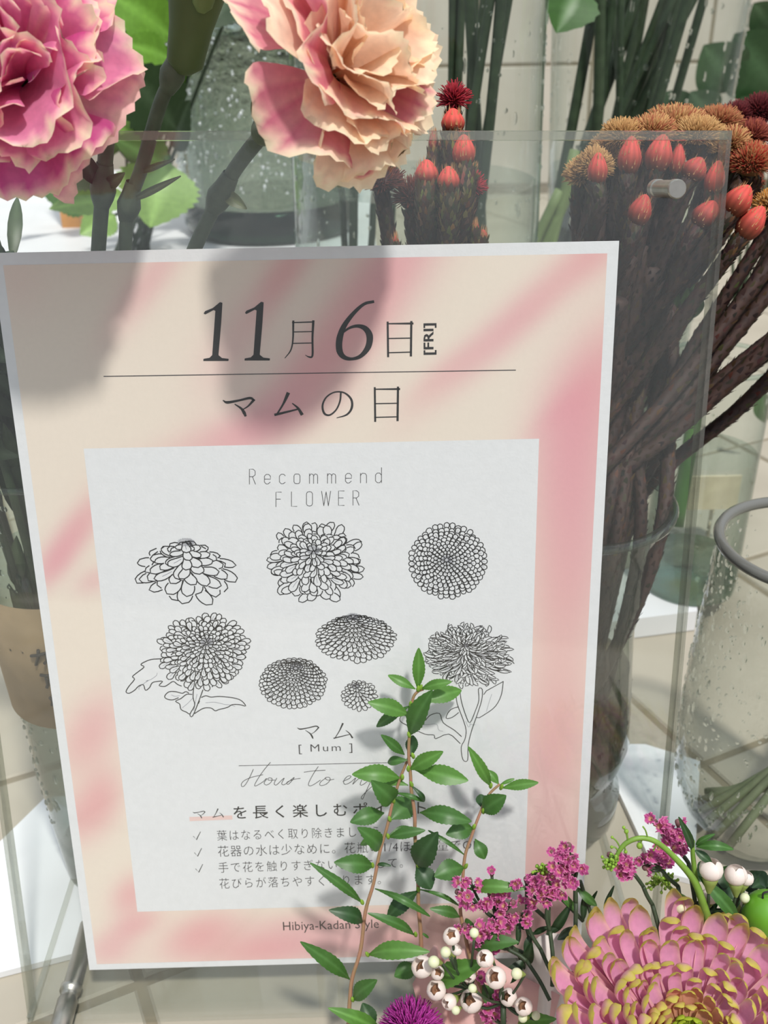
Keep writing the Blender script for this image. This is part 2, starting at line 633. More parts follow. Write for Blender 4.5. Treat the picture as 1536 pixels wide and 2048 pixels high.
m_print = vcol('printed_colour', .75, .0, .2, .02, 900, .04)
mesh('pink_print', Vp, Fp, m_print, poster, False, colr.reshape(-1, 3))
a, b, c, d = pz(173, 893), pz(1081, 881), pz(1046, 1800), pz(270, 1825)
mesh('white_print_panel', prect((a.x + d.x) / 2, (b.x + c.x) / 2, (c.z + d.z) / 2, (a.z + b.z) / 2, -.00016),
     [(0, 1, 2, 3)], m_paper, poster, False)

INKY = -.0002


def ribbon(mb, P, wpx, y=INKY, sub=4, closed=False):
    """ink line through frame pixels P; wpx line width in pixels (single or per point)"""
    n0 = len(P)
    W = list(wpx) if hasattr(wpx, '__len__') else [wpx] * n0
    if closed:
        P = list(P) + [P[0]]; W = W + [W[0]]
    Q = [pz(*p) for p in P]
    if sub > 1 and len(Q) > 2:
        m = len(Q)
        Q = catmull(Q, sub)
        W = [float(np.interp(i / sub, range(m), W)) for i in range(len(Q))]
    V = []
    for i, q in enumerate(Q):
        a = Q[max(i - 1, 0)]; b = Q[min(i + 1, len(Q) - 1)]
        t = b - a
        if t.length < 1e-9: t = Vector((1, 0, 0))
        t.normalize()
        s = Vector((-t.z, 0, t.x)) * (W[i] / 5600. / 2)
        e = Vector()
        if i == 0: e = -t * W[i] / 5600. * .4
        if i == len(Q) - 1: e = t * W[i] / 5600. * .4
        V += [PLATE @ Vector(((q + s * k + e).x, y, (q + s * k + e).z)) for k in (-1, 1)]
    mb.add(V, [(2 * i, 2 * i + 2, 2 * i + 3, 2 * i + 1) for i in range(len(Q) - 1)])


def crop(pts, s, ox, oy):
    return [(x / s + ox, y / s + oy) for x, y in pts]


C1 = lambda p: crop(p, 2.4, 0, 480)
C2 = lambda p: crop(p, 2.327, 600, 480)
C5 = lambda p: crop(p, 2.327, 340, 1420)

date = MB()
one = [(978, 352), (985, 341), (1022, 326), (1056, 298), (1068, 301), (1062, 400), (1049, 552), (1066, 566), (1098, 570), (1097, 580),
       (976, 580), (977, 570), (1006, 565), (1019, 552), (1034, 340), (1026, 336), (985, 357)]
for off in ((0, 0), (198, -2)):
    P = C1([(x + off[0], y + off[1]) for x, y in one])
    V = [PLATE @ Vector((pz(*p).x, INKY, pz(*p).z)) for p in P]
    n = len(V)
    # split in convex-friendly faces: cap, stem, foot
    date.add(V, [(0, 1, 2, 3, 14), (3, 4, 5, 14), (5, 6, 13, 14)] if False else [(0, 1, 2, 15, 16), (2, 3, 4, 14, 15), (4, 5, 13, 14), (5, 6, 12, 13), (6, 7, 8, 11, 12), (8, 9, 10, 11)])
ribbon(date, C2([(340, 287), (298, 298), (250, 340), (205, 400), (184, 460), (184, 515), (205, 545), (243, 553), (285, 538), (318, 495), (324, 445), (304, 412), (270, 400), (232, 408), (200, 430)]),
       [x * .43 for x in (12, 13, 17, 23, 29, 29, 21, 13, 18, 27, 30, 24, 15, 11, 8)])
# moon character
for P, w in (([(1408, 390), (1406, 480), (1395, 530), (1368, 566)], [9, 7, 6, 3]), ([(1404, 396), (1505, 393)], [5, 6]), ([(1504, 390), (1500, 470), (1500, 553), (1484, 561), (1466, 552)], [11, 9, 9, 7, 2]),
             ([(1408, 441), (1500, 439)], 4.5), ([(1404, 496), (1500, 494)], 4.5)):
    ribbon(date, C1(P), [q * .42 for q in w] if hasattr(w, '__len__') else w * .42)
for bx in ((408, 383, 518, 541, 0), (348, 688, 456, 842, 1)):
    l, t, r, b_ = bx[:4]
    for P, w in (([(l, t), (l + 2, b_)], 9), ([(r, t - 2), (r - 2, b_ - 4)], 10), ([(l, t + 6), (r + 6, t + 5)], [5, 9]), ([(l, (t + b_) / 2 - 4), (r, (t + b_) / 2 - 6)], 5), ([(l, b_ - 17), (r, b_ - 20)], 5)):
        ribbon(date, C2(P), [q * .43 for q in w] if hasattr(w, '__len__') else w * .43)
ribbon(date, C2([(190, 712), (186, 750), (168, 790), (138, 814), (113, 806), (105, 770), (122, 732), (160, 708), (205, 710), (238, 740), (241, 780), (218, 812), (172, 827)]),
       [q * .43 for q in (8, 8, 7, 8, 10, 9, 7, 6, 7, 10, 11, 8, 3)])
MA = [([(1072, 770), (1092, 779), (1150, 769), (1200, 758), (1218, 768)], (4, 11, 8, 10, 9)), ([(1218, 768), (1190, 798), (1160, 816)], (10, 6, 3)), ([(1128, 788), (1158, 808), (1172, 828), (1178, 842)], (4, 9, 13, 9))]
MU = [([(1382, 738), (1360, 786), (1332, 832)], (14, 8, 6)), ([(1322, 838), (1380, 824), (1428, 812)], (10, 8, 6)), ([(1404, 784), (1430, 806), (1448, 834)], (4, 9, 13))]
for P, w in MA + MU:
    ribbon(date, C1(P), [q * .5 for q in w])
date.build('date_lettering', m_ink, poster, False)
rule = MB()
ribbon(rule, [(208, 752.5), (1031, 740)], 1.6, sub=1)
ribbon(rule, [(478, 1531), (822, 1524)], 1.4, sub=1)
rule.build('printed_rule', m_ink2, poster, False)
mark = MB()
ribbon(mark, [(383, 1637.5), (461, 1634.5)], 11, y=-.00018, sub=1)
mark.build('highlight_bar', m_hl, poster, False)
sm = MB()
for G, X, Y in ((MA, 595, 1461), (MU, 668, 1462)):
    xs = min(p[0] for g in G for p in g[0]); ys = 790
    for P, w in G:
        ribbon(sm, [(X + (x - xs) * .29, Y + (y - ys) * .29) for x, y in P], [q * .29 for q in w])
for G, X, Y in ((MA, 386, 1627), (MU, 426, 1626)):
    xs = min(p[0] for g in G for p in g[0]); ys = 790
    for P, w in G:
        ribbon(sm, [(X + (x - xs) * .165, Y + (y - ys) * .165) for x, y in P], [q * .2 for q in w])
for cy in (1670, 1703, 1735):
    ox = (cy - 1670) * .07
    ribbon(sm, [(387 + ox, cy + 2), (393 + ox, cy + 9), (401 + ox, cy - 7)], [1.5, 2.6, 1.4], sub=1)
sm.build('small_lettering', m_ink, poster, False)
scr = MB()
for P in ([(388, 275), (372, 310), (352, 345), (338, 356), (332, 345), (345, 328), (380, 312), (432, 300)],
          [(467, 243), (440, 275), (415, 310), (395, 345), (400, 352), (430, 335), (448, 318)],
          [(452, 318), (438, 338), (450, 348), (470, 335), (475, 318), (460, 315), (458, 325), (488, 325)],
          [(497, 316), (485, 340), (495, 348), (520, 325), (532, 316), (520, 340), (530, 347), (555, 330), (578, 312), (570, 325), (550, 345), (545, 335), (575, 322), (606, 317)],
          [(690, 262), (665, 300), (645, 340), (650, 352), (670, 345), (700, 325)], [(625, 288), (670, 282), (722, 279)],
          [(724, 316), (700, 335), (700, 350), (725, 345), (745, 325), (740, 312), (722, 315), (735, 325), (762, 321)],
          [(805, 331), (835, 317), (842, 306), (825, 308), (808, 330), (815, 345), (840, 335), (862, 316)],
          [(865, 316), (850, 345), (870, 325), (897, 308), (885, 345), (900, 345), (928, 322)],
          [(947, 310), (925, 350), (905, 395), (896, 414), (893, 400), (940, 355), (978, 335)],
          [(988, 318), (975, 335), (990, 340), (1005, 320), (990, 315), (1018, 320)], [(1022, 316), (1015, 335), (1035, 330), (1052, 313), (1030, 360), (1005, 400)]):
    ribbon(scr, C5(P), 1.5)
scr.build('script_lettering', m_ink2, poster, False)

# monoline letters
GL = {'R': [[(0, 0), (0, 1), (.6, 1), (.95, .88), (.95, .62), (.6, .5), (0, .5)], [(.5, .5), (1, 0)]],
      'F': [[(0, 0), (0, 1), (.9, 1)], [(0, .52), (.75, .52)]], 'L': [[(0, 1), (0, 0), (.9, 0)]],
      'O': [[(.5, 0), (.15, .04), (0, .15), (0, .85), (.15, .96), (.5, 1), (.85, .96), (1, .85), (1, .15), (.85, .04), (.5, 0)]],
      'W': [[(-.15, 1), (.22, 0)], [(.22, 0), (.6, .95)], [(.6, .95), (.98, 0)], [(.98, 0), (1.35, 1)]], 'E': [[(.95, 0), (0, 0), (0, 1), (.95, 1)], [(0, .52), (.8, .52)]],
      'e': [[(.95, .12), (.6, 0), (.3, 0), (0, .12), (0, .52), (.3, .64), (.7, .64), (1, .52), (1, .32), (0, .32)]],
      'c': [[(.95, .1), (.6, 0), (.3, 0), (0, .12), (0, .52), (.3, .64), (.7, .64), (.95, .54)]],
      'o': [[(.5, 0), (.2, 0), (0, .12), (0, .52), (.2, .64), (.8, .64), (1, .52), (1, .12), (.8, 0), (.5, 0)]],
      'm': [[(0, 0), (0, .64)], [(0, .5), (.25, .64), (.6, .6), (.68, .5), (.68, 0)], [(.68, .5), (.95, .64), (1.25, .6), (1.36, .5), (1.36, 0)]],
      'n': [[(0, 0), (0, .64)], [(0, .5), (.3, .64), (.8, .62), (1, .5), (1, 0)]],
      'd': [[(1, 1), (1, 0)], [(1, .5), (.7, .64), (.3, .64), (0, .52), (0, .12), (.3, 0), (.7, 0), (1, .15)]]}
mono = MB()


def letters(s, xs, w, ya, yb, h):
    n = len(xs)
    for i, (ch, x) in enumerate(zip(s, xs)):
        yb_ = ya + (yb - ya) * (x - xs[0]) / (xs[-1] - xs[0])
        for st in GL[ch]:
            ribbon(mono, [(x + p[0] * w, yb_ - p[1] * h) for p in st], 1.3, sub=1)


letters('Recommend', (499, 529, 559, 588, 619, 655, 691, 721, 751), 12, 968, 965, 30)
letters('FLOWER', (552, 583, 613, 645, 677, 706), 12, 1013, 1010, 29)
mono.build('thin_lettering', m_ink2, poster, False)


def text(s, xl, yl, xr, hgt, mat, yr=None, space=1., rot=0, off=0., shear=0):
    """flat lettering whose ink box spans frame pixels xl..xr along the baseline and is hgt pixels tall"""
    cu = bpy.data.curves.new('t', 'FONT')
    cu.body = s
    cu.space_character = space
    cu.resolution_u = 2
    cu.offset = off
    cu.shear = shear
    to = bpy.data.objects.new('t', cu)
    COL.objects.link(to)
    bpy.context.view_layer.update()
    me = bpy.data.meshes.new_from_object(to.evaluated_get(bpy.context.evaluated_depsgraph_get()))
    v = np.array([q.co[:] for q in me.vertices])
    fs = [tuple(p.vertices) for p in me.polygons]
    bpy.data.objects.remove(to); bpy.data.curves.remove(cu); bpy.data.meshes.remove(me)
    mn, mx = v.min(0), v.max(0)
    if rot:
        a = pz(xl, yl); b = pz(xl, xr)      # runs upwards from yl to xr
        L = (b - a).length; ex = Vector((0, 0, 1)); ey = Vector((-1, 0, 0))
    else:
        a = pz(xl, yl); b = pz(xr, yl if yr is None else yr)
        L = b.x - a.x; ex = Vector((1, 0, 0)); ey = Vector((0, 0, 1))
    sx = L / (mx[0] - mn[0]); sy = (hgt / 5600. if rot else (pz(xl, yl - hgt).z - a.z)) / (mx[1] - mn[1])
    V = [PLATE @ (a + ex * ((p[0] - mn[0]) * sx) + ey * ((p[1] - mn[1]) * sy) + Vector((0, INKY - a.y, 0))) for p in v]
    mesh('lettering', V, fs, mat, poster, False)


text('[FRI]', 873, 709, 646, 25, m_ink, rot=1, off=.02)
text('[ Mum ]', 598, 1508, 705, 19, m_ink2, space=1.25, off=-.006)
text('を長く楽しむポイント', 468, 1638, 852, 27, m_ink, space=1.45, off=.006)
text('葉はなるべく取り除きましょう', 435, 1681, 758, 21, m_ink2, space=1.2, off=-.008)
text('花器の水は少なめに。花瓶の1/4ほどの量でOK', 437, 1713, 960, 22, m_ink2, space=1.1, off=-.008)
text('手で花を触りすぎないようにして。', 438, 1745, 806, 21, m_ink2, space=1.2, off=-.008)
text('花びらが落ちやすくなります。', 440, 1777, 762, 21, m_ink2, space=1.2, off=-.008)
text('Hibiya-Kadan Style', 567, 1866, 758, 23, solid('brown_ink', (.05, .03, .03, 1), .7), off=-.002)


# line-drawn chrysanthemums: outlines only, hidden lines removed, one flat ink mesh per flower
def inpoly(P, Q):
    x, y = P[:, 0], P[:, 1]
    ins = np.zeros(len(P), bool)
    j = len(Q) - 1
    for i in range(len(Q)):
        xi, yi = Q[i]; xj, yj = Q[j]
        if yi != yj:
            ins ^= ((yi > y) != (yj > y)) & (x < (xj - xi) * (y - yi) / (yj - yi) + xi)
        j = i
    return ins


def lineart(polys, wpx, extra=(), vein=True, name='flower_drawing'):
    """polys: list of closed outlines in drawing order (later ones cover earlier ones)"""
    mb = MB(); mv = MB()
    allp = [np.array(p) for p in polys]
    bbs = [(p.min(0), p.max(0)) for p in allp]

    def visible(pts, i):
        m = np.ones(len(pts), bool)
        lo, hi = pts.min(0), pts.max(0)
        for k in range(i + 1, len(allp)):
            if (bbs[k][0] > hi).any() or (bbs[k][1] < lo).any(): continue
            m &= ~inpoly(pts, allp[k])
        return m
    for i, p in enumerate(allp):
        q = np.vstack([p, p[:1]])
        vis = visible(q, i)
        run = []
        for k in range(len(q)):
            if vis[k]: run.append(tuple(q[k]))
            if (not vis[k] or k == len(q) - 1):
                if len(run) > 1: ribbon(mb, run, wpx, sub=1)
                run = []
        if vein and len(p) >= 16:
            n = len(p); c = (p[:n // 2] + p[::-1][:n // 2]) / 2
            c = c[int(len(c) * .25):int(len(c) * .8)]
            vs = visible(c, i)
            if vs.all() and len(c) > 1: ribbon(mv, [tuple(t) for t in c], wpx * .45, sub=1)
    for P, w in extra:
        P = np.array([tuple(t) for t in [(v.x, 0, v.z) for v in catmull([Vector((x, 0, y)) for x, y in P], 4)]])[:, [0, 2]]
        vs = visible(P, -1)
        run = []
        for k in range(len(P)):
            if vs[k]: run.append(tuple(P[k]))
            if (not vs[k] or k == len(P) - 1):
                if len(run) > 1: ribbon(mb, run, w, sub=1)
                run = []
    o = mb.build(name, m_ink, poster, False)
    if mv.v: mv.build('drawn_veins', m_inkl, o, False)
    return o


def petal2d(b, ang, L, W, curl, n=9):
    left = []; right = []
    x, y = 0., 0.; a = 0.
    for i in range(n + 1):
        u = i / n
        hw = W / 2 * (min(1, .35 + u * 1.1) * math.sqrt(max(0, 1 - max(0, (u - .62) / .38) ** 2.2)))
        nx, ny = -math.sin(a), math.cos(a)
        left.append((x + nx * hw, y + ny * hw)); right.append((x - nx * hw, y - ny * hw))
        a = curl * (u + .1) ** 2
        x += math.cos(a) * L / n; y += math.sin(a) * L / n
    pts = left + right[::-1][1:]
    c, s = math.cos(ang), math.sin(ang)
    return [(b[0] + p[0] * c - p[1] * s, b[1] + p[0] * s + p[1] * c) for p in pts]


def mum(cx, cy, rx, ry, crx, cry, K, plen, pw, curl=.5, jit=.1, seed=1, shrink=.85, w=1.5, droop=0, core=8, extra=(), pre=(), rmin=.06):
    r_ = random.Random(seed)
    out = [p for p in pre]
    for k in range(K):
        f = k / K
        rho = 1 - f * (1 - rmin)
        L = plen * (1 - shrink * f); Wd = pw * (1 - shrink * .8 * f)
        ox = cx + (crx - cx) * f ** 1.2; oy = cy + (cry - cy) * f ** 1.2
        n = max(5, int(2 * PI * max(rho - L * .3, .05) / Wd * .98))
        A = [2 * PI * (i + .5 * (k % 2)) / n + r_.uniform(-1, 1) * jit * .6 / (n * .12 + 1) for i in range(n)]
        A.sort(key=lambda a: math.sin(a) if droop >= 0 else r_.random())
        for a in A:
            rr = rho * (1 + r_.uniform(-jit, jit) * .45)
            if abs(L) < 1e-3: continue
            b0 = rr - L
            P = petal2d((math.cos(a) * b0, math.sin(a) * b0), a + r_.uniform(-jit, jit), L, Wd * r_.uniform(.85, 1.12), r_.choice((-1, 1)) * curl * r_.uniform(.3, 1))
            out.append([(ox + x * rx, oy + y * ry + droop * ry * max(0, x * x + y * y - .3)) for x, y in P])
    o = lineart(out, w * 1.42, extra)
    if core:
        mb = MB()
        for i in range(core * 9):
            a = i * 2.399; r = core * math.sqrt(i / (core * 9.))
            p = (crx + r * math.cos(a), cry + r * .75 * math.sin(a) * ry / rx)
            ribbon(mb, [p, (p[0] + math.cos(a) * 1.8 + .3, p[1] + math.sin(a) * 1.6)], .7, sub=1)
        mb.build('drawn_centre', m_inkl, o, False)


def leafpoly(P):
    return [(v.x, v.z) for v in catmull([Vector((x, 0, y)) for x, y in P], 3)]


C3 = lambda p: crop(p, 3.657, 220, 1000)
C4 = lambda p: crop(p, 2.743, 500, 1000)
C6 = lambda p: crop(p, 2.666, 560, 1280)
mum(370, 1140, 100, 62, 372, 1084, 7, .62, .30, .9, .22, 3, .55, 1.7, droop=.22, core=16)
mum(632, 1125, 98, 82, 626, 1100, 8, .40, .17, .9, .2, 4, .6, 1.5, core=13)
mum(896, 1122, 79, 75, 893, 1119, 10, .20, .145, .3, .08, 5, .55, 1.4, core=9)
mum(408, 1303, 91, 75, 414, 1284, 9, .27, .135, .7, .2, 6, .55, 1.5, core=12,
    pre=[leafpoly(C3([(370, 1160), (300, 1165), (240, 1190), (228, 1205), (250, 1220), (200, 1260), (165, 1290), (180, 1310), (140, 1360), (118, 1400), (140, 1412), (180, 1390), (210, 1360), (245, 1350), (260, 1390), (290, 1370), (310, 1335), (350, 1325), (385, 1325), (360, 1355), (400, 1362), (430, 1345), (465, 1325), (500, 1350), (560, 1355), (480, 1200)])),
         leafpoly(C3([(610, 1440), (560, 1400), (530, 1412), (480, 1400), (430, 1402), (400, 1435), (420, 1455), (460, 1460), (500, 1445)])),
         leafpoly(C3([(655, 1450), (700, 1430), (740, 1440), (800, 1435), (900, 1445), (960, 1465), (993, 1505), (950, 1495), (895, 1495), (860, 1515), (800, 1530), (770, 1540), (740, 1520), (690, 1520), (650, 1540), (620, 1560)])),
         leafpoly(C3([(600, 1420), (560, 1420), (520, 1450), (480, 1470), (510, 1490), (520, 1530), (560, 1550), (585, 1562), (620, 1520), (655, 1470), (640, 1440)])),
         leafpoly(C3([(615, 1340), (608, 1440), (620, 1500), (585, 1565), (605, 1578), (650, 1470), (695, 1345)]))])
mum(586, 1364, 68, 51, 592, 1332, 9, .22, .155, .2, .08, 7, .6, 1.4, droop=.05, core=11)
mum(712, 1272, 80, 47, 705, 1232, 9, .26, .15, .5, .1, 8, .55, 1.4, droop=.16, core=12)
mum(719, 1391, 37, 31, 712, 1372, 5, .52, .25, .4, .08, 9, .5, 1.3, core=7)
mum(935, 1311, 90, 64, 931, 1290, 9, .42, .085, 1.1, .25, 10, .45, 1.3, core=5,
    pre=[leafpoly(C6([(960, 550), (900, 500), (830, 525), (820, 505), (770, 500), (690, 460), (640, 430), (660, 400), (760, 432), (800, 400), (850, 390), (870, 440), (930, 480), (985, 530)])),
         leafpoly(C6([(1190, 220), (1180, 290), (1150, 350), (1100, 390), (1050, 412), (1062, 330), (1100, 270)])),
         leafpoly(C6([(970, 350), (910, 370), (885, 415), (920, 410), (968, 372)])),
         leafpoly(C6([(960, 280), (968, 330), (990, 400), (1012, 440), (1040, 380), (1060, 320), (1058, 260), (1078, 262), (1075, 320), (1050, 400), (1022, 480), (1003, 560), (1000, 640), (975, 636), (966, 570), (985, 530), (992, 480), (975, 420), (945, 340), (938, 285)]))])
#PART3
# ------------------------------------------------------------------ vases
def drops(parent, surf, n, size, seed=1, name='water_drops'):
    """surf(u) -> point, outward normal; flattened beads standing on the glass"""
    r_ = random.Random(seed)
    mb = MB()
    for i in range(n):
        p, nn, up = surf(r_)
        s = size * r_.uniform(.4, 1.3); e = r_.choice((1, 1, 1.3, 2.6))
        sd = up.cross(nn).normalized()
        V = []
        for j, (rr, h) in enumerate(((1, 0), (.75, .4), (0.02, .6))):
            for k in range(7):
                a = 2 * PI * k / 7
                V.append(p + sd * (math.cos(a) * s * rr) + up * (math.sin(a) * s * rr * e) + nn * (h * s))
        mb.add(V, [(j * 7 + k, j * 7 + (k + 1) % 7, (j + 1) * 7 + (k + 1) % 7, (j + 1) * 7 + k) for j in range(2) for k in range(7)] + [tuple(range(14, 21))])
    o = mb.build(name, m_drop, parent)
    o['kind'] = 'stuff'
    return o


def vase(name, label, c, prof, base_h=0, water=None, ndrops=0, dsize=.001, mat=None, seed=1, rim=.0015, wmat=None, rimmat=None, face=(-PI, 0)):
    """prof: (radius, height) from the foot up"""
    c = Vector(c)
    t = thing(name, label, 'vase', c)
    mat = mat or m_glass
    P = [(r, z) for r, z in prof]
    V, Fc = lathe(P, c, 64)
    mesh('glass_wall', V, Fc, mat, t)
    r, z = P[-1]
    ring = [Vector((c.x + r * math.cos(a), c.y + r * math.sin(a), c.z + z)) for a in np.linspace(0, 2 * PI, 65)]
    V, Fc = tube(ring, rim, 8, False)
    mesh('rim', V, Fc, rimmat or m_glassd, t)
    rad = lambda z: float(np.interp(z, [q[1] for q in P], [q[0] for q in P]))
    if base_h:
        V, Fc = lathe([(.0005, .0004), (rad(0) * .985, .0004), (rad(base_h) * .985, base_h), (.0005, base_h * .8)], c, 64)
        mesh('glass_foot', V, Fc, m_base, t)
    if water:
        zs = np.linspace(base_h + .0006, water, 10)
        V, Fc = lathe([(rad(z) * .965, z) for z in zs], c, 64)
        mesh('water', V, Fc, wmat or m_water, t)
        V, Fc = lathe([(rad(water) * .96, water), (.0005, water)], c, 48)
        mesh('water_surface', V, Fc, m_wsurf, t)
    if ndrops:
        def surf(r_):
            a = r_.uniform(*face); z = r_.uniform(.15, .97) * P[-1][1]
            q = rad(z)
            n = Vector((math.cos(a), math.sin(a), 0))
            return c + Vector((q * n.x, q * n.y, z)), n, Vector((0, 0, 1))
        drops(t, surf, ndrops, dsize, seed)
    return t, rad


def rpx(xa, xb, y, Y):
    return abs(aty(xb, y, Y).x - aty(xa, y, Y).x) / 2


# big vase of bubbly water on the plinth
yb = .70
zt = .158
p = atz(545, 455, zt); yb = p.y
r0 = rpx(372, 718, 440, yb); r1 = rpx(352, 738, 130, yb); zt2 = aty(545, 60, yb).z - zt
m_bub = refr('bubbly_water', (.74, .80, .74, 1), .03, .9, 90, 1.35, .22)
t, rad = vase('bubble_vase', 'large glass vase full of bubbly grey-green water between the two front carnations', p,
              [(r0 * .93, 0), (r0, .012), (r0, .04), (r1, .2), (r1 * 1.05, .34)], .0, None, 260, .0022, seed=3)
V, Fc = lathe([(.001, .034), (r0 * .97, .034), (r1 * .965, .2), (r1 * .97, zt2), (.001, zt2 - .004)], p, 64)
mesh('bubbly_water', V, Fc, m_bub, t)
mb = MB()
for i in range(420):
    a = rnd.uniform(PI, 2 * PI); z = rnd.uniform(.05, zt2); q = (r0 + (r1 - r0) * z / .2) * rnd.uniform(.985, 1.0)
    mb.add(*ellipsoid(p + Vector((q * math.cos(a), q * math.sin(a), z)), (0, 0, 1), rnd.uniform(.0006, .002), rnd.uniform(.0006, .0022), 6, 4))
o = mb.build('air_bubbles', solid('silver_bubble', (.9, .93, .92, 1), .12, .05, metal=.6), t); o['kind'] = 'stuff'
V, Fc = lathe([(.001, .001), (r0 * .93, .001), (r0 * .985, .012), (r0 * .985, .030), (r0 * .9, .034), (.001, .026)], p, 64)
mesh('glass_foot', V, Fc, refr('dark_green_foot', (.10, .22, .15, 1), .05, .2, 40, 1.45, .2), t)


def stem_thing(pts, r, label, group, mat=None, name='flower_stem', sub=4, nodes=()):
    V, Fc = tube(pts, r, 8, True, sub)
    mb = MB(); mb.add(V, Fc)
    for q in nodes:
        mb.add(*ellipsoid(pts[q], Vector(pts[q + 1]) - Vector(pts[q]) if q + 1 < len(pts) else (0, 0, 1), r * 1.5, r * 2.2))
    o = mb.build(name, mat or m_stemd, None, True, org=pts[-1])
    return tag(o, label, 'stem', group)


# wide clear vase behind the top edge of the sign (left wall px 580, right wall px 1080)
Y0 = .40
c0 = Vector((aty(832, 250, Y0).x, Y0, 0))
ra = rpx(588, 1074, 450, Y0); rb = rpx(575, 1092, 50, Y0)
zA, zB = aty(832, 450, Y0).z, aty(832, 50, Y0).z
vase('clear_vase', 'wide clear wet vase behind the sign top, between peach carnation and red buds', c0,
     [(ra * .85, 0), (ra * .9, .02), (ra, zA), (rb, zB), (rb * 1.08, zB + .12)], .02, .27, 420, .0014, seed=5)
for i, (xa, ya, xb_, yb_) in enumerate([(672, 300, 690, 500), (712, 300, 706, 500), (760, 310, 742, 500), (790, 320, 778, 500),
                                        (905, -10, 895, 500), (925, -10, 905, 500), (950, -10, 930, 480), (975, -10, 918, 480), (1000, -10, 955, 470), (938, -10, 965, 500), (1010, 40, 930, 500), (985, -10, 935, 300)]):
    dy = rnd.uniform(-.05, .05)
    A = aty(xb_, yb_, Y0 + dy); B = aty(xa, ya, Y0 + dy)
    low = A + (A - B).normalized() * .10; low.z = max(low.z, .03)
    d = (B - A).normalized()
    top = B if ya > 100 else B + d * .05
    stem_thing([low, A, (A + top) / 2 + Vector((rnd.uniform(-.003, .003), 0, 0)), top], rnd.uniform(.0024, .0036),
               ('short dark stem under the peach carnation, ' + ('first', 'second', 'third', 'fourth')[i] + ' from the left') if i < 4 else 'dark green stem standing in the wide clear vase behind the sign top',
               'short stems in the wide clear vase' if i < 4 else 'stems in the wide clear vase')

# tall straight vase at the upper right with the slanting stem bunch
Y1 = .56
c1 = Vector((aty(1275, 250, Y1).x, Y1, 0))
ra = rpx(1095, 1412, 450, Y1); rb = rpx(1086, 1470, 10, Y1)
zA, zB = aty(1275, 450, Y1).z, aty(1275, 10, Y1).z
vase('tall_vase', 'tall straight wet vase with slanting green stems at the upper right', c1,
     [(ra * .82, 0), (ra * .86, .03), (ra, zA), (rb, zB), (rb * 1.06, zB + .10)], .03, .25, 420, .0016, seed=8)
for i in range(20):
    xb_ = 1055 + i * 8 + rnd.uniform(-8, 8)
    xa = (1195, 1285, 1300, 1320, 1345, 1365, 1385, 1400, 1250, 1225)[i % 10] + rnd.uniform(-12, 12)
    dy = rnd.uniform(-.06, .06)
    A = aty(xb_ + 40, 520, Y1 + dy); B = aty(xa, -10, Y1 + dy)
    d = (B - A).normalized()
    M_ = (A + B) / 2 + Vector((rnd.uniform(-.01, .006), 0, 0))
    stem_thing([A - d * .11, A, M_, B + d * .05], rnd.uniform(.003, .0048),
               'dark green stem slanting across the tall straight vase', 'slanting stems in the tall vase')
# few paler stems lower down inside
for xa, ya, xb_, yb_ in ((1165, 330, 1085, 500), (1150, 300, 1100, 500), (1120, 380, 1060, 505)):
    A = aty(xb_, yb_, Y1 - .085); B = aty(xa, ya, Y1 - .085)
    stem_thing([A + (A - B) * .4, A, B], .004, 'pale green cut stem low in the tall vase, ' + {1165: 'rightmost', 1150: 'middle', 1120: 'leftmost'}[xa] + ' of three', 'pale stems low in the tall vase', solid('pale_stem', srgb(118, 138, 84), .6))

# cylinder vase standing on the board at right, water in it
Y2 = atz(1382, 1165, .016).y
c2 = Vector((aty(1377, 1150, Y2).x, Y2, .016))
r2 = rpx(1272, 1462, 1100, Y2); r2b = rpx(1300, 1530, 720, Y2); zc = aty(1400, 720, Y2).z - .016
r2 = (rpx(1275, 1462, 1060, Y2))
t, rad = vase('cylinder_vase', 'clear cylinder vase of water on the thick white board at right', c2,
              [(r2 * .97, 0), (r2, .006), (r2 * 1.02, zc * .8), (r2 * 1.04, zc)], .022, zc * .62, 30, .0008, mat=clear('cylinder_glass', (.93, .96, .95, 1), (.30, .40, .36, 1), 2.4, .02, 1.5))
A = aty(1352, 1052, Y2 - .01); B = aty(1385, 860, Y2 + .01)
stem_thing([A, (A + B) / 2, B, B + (B - A) * .9], .0052, 'thick bright green stem ending inside the cylinder vase at right', None, solid('bright_stem', srgb(78, 118, 48), .5))
V, Fc = box((-.02, -.001, -.014), (.02, .001, .014), Matrix.Translation(aty(1425, 985, Y2 + .075)))
crd = mesh('price_card', V, Fc, solid('cream_card', srgb(232, 214, 184), .8), None, False, org=aty(1425, 1030, Y2 + .075))
tag(crd, 'small cream card seen through the cylinder vase at right', 'card')
stk = mesh('card_easel', *box((-.001, -.0015, 0), (.001, .0015, aty(1425, 1000, Y2 + .075).z), Matrix.Translation((crd.location.x, Y2 + .078, 0.0))), m_steel, None, False, org=(crd.location.x, Y2 + .078, 0))
tag(stk, 'thin steel holder behind the small cream card', 'holder')

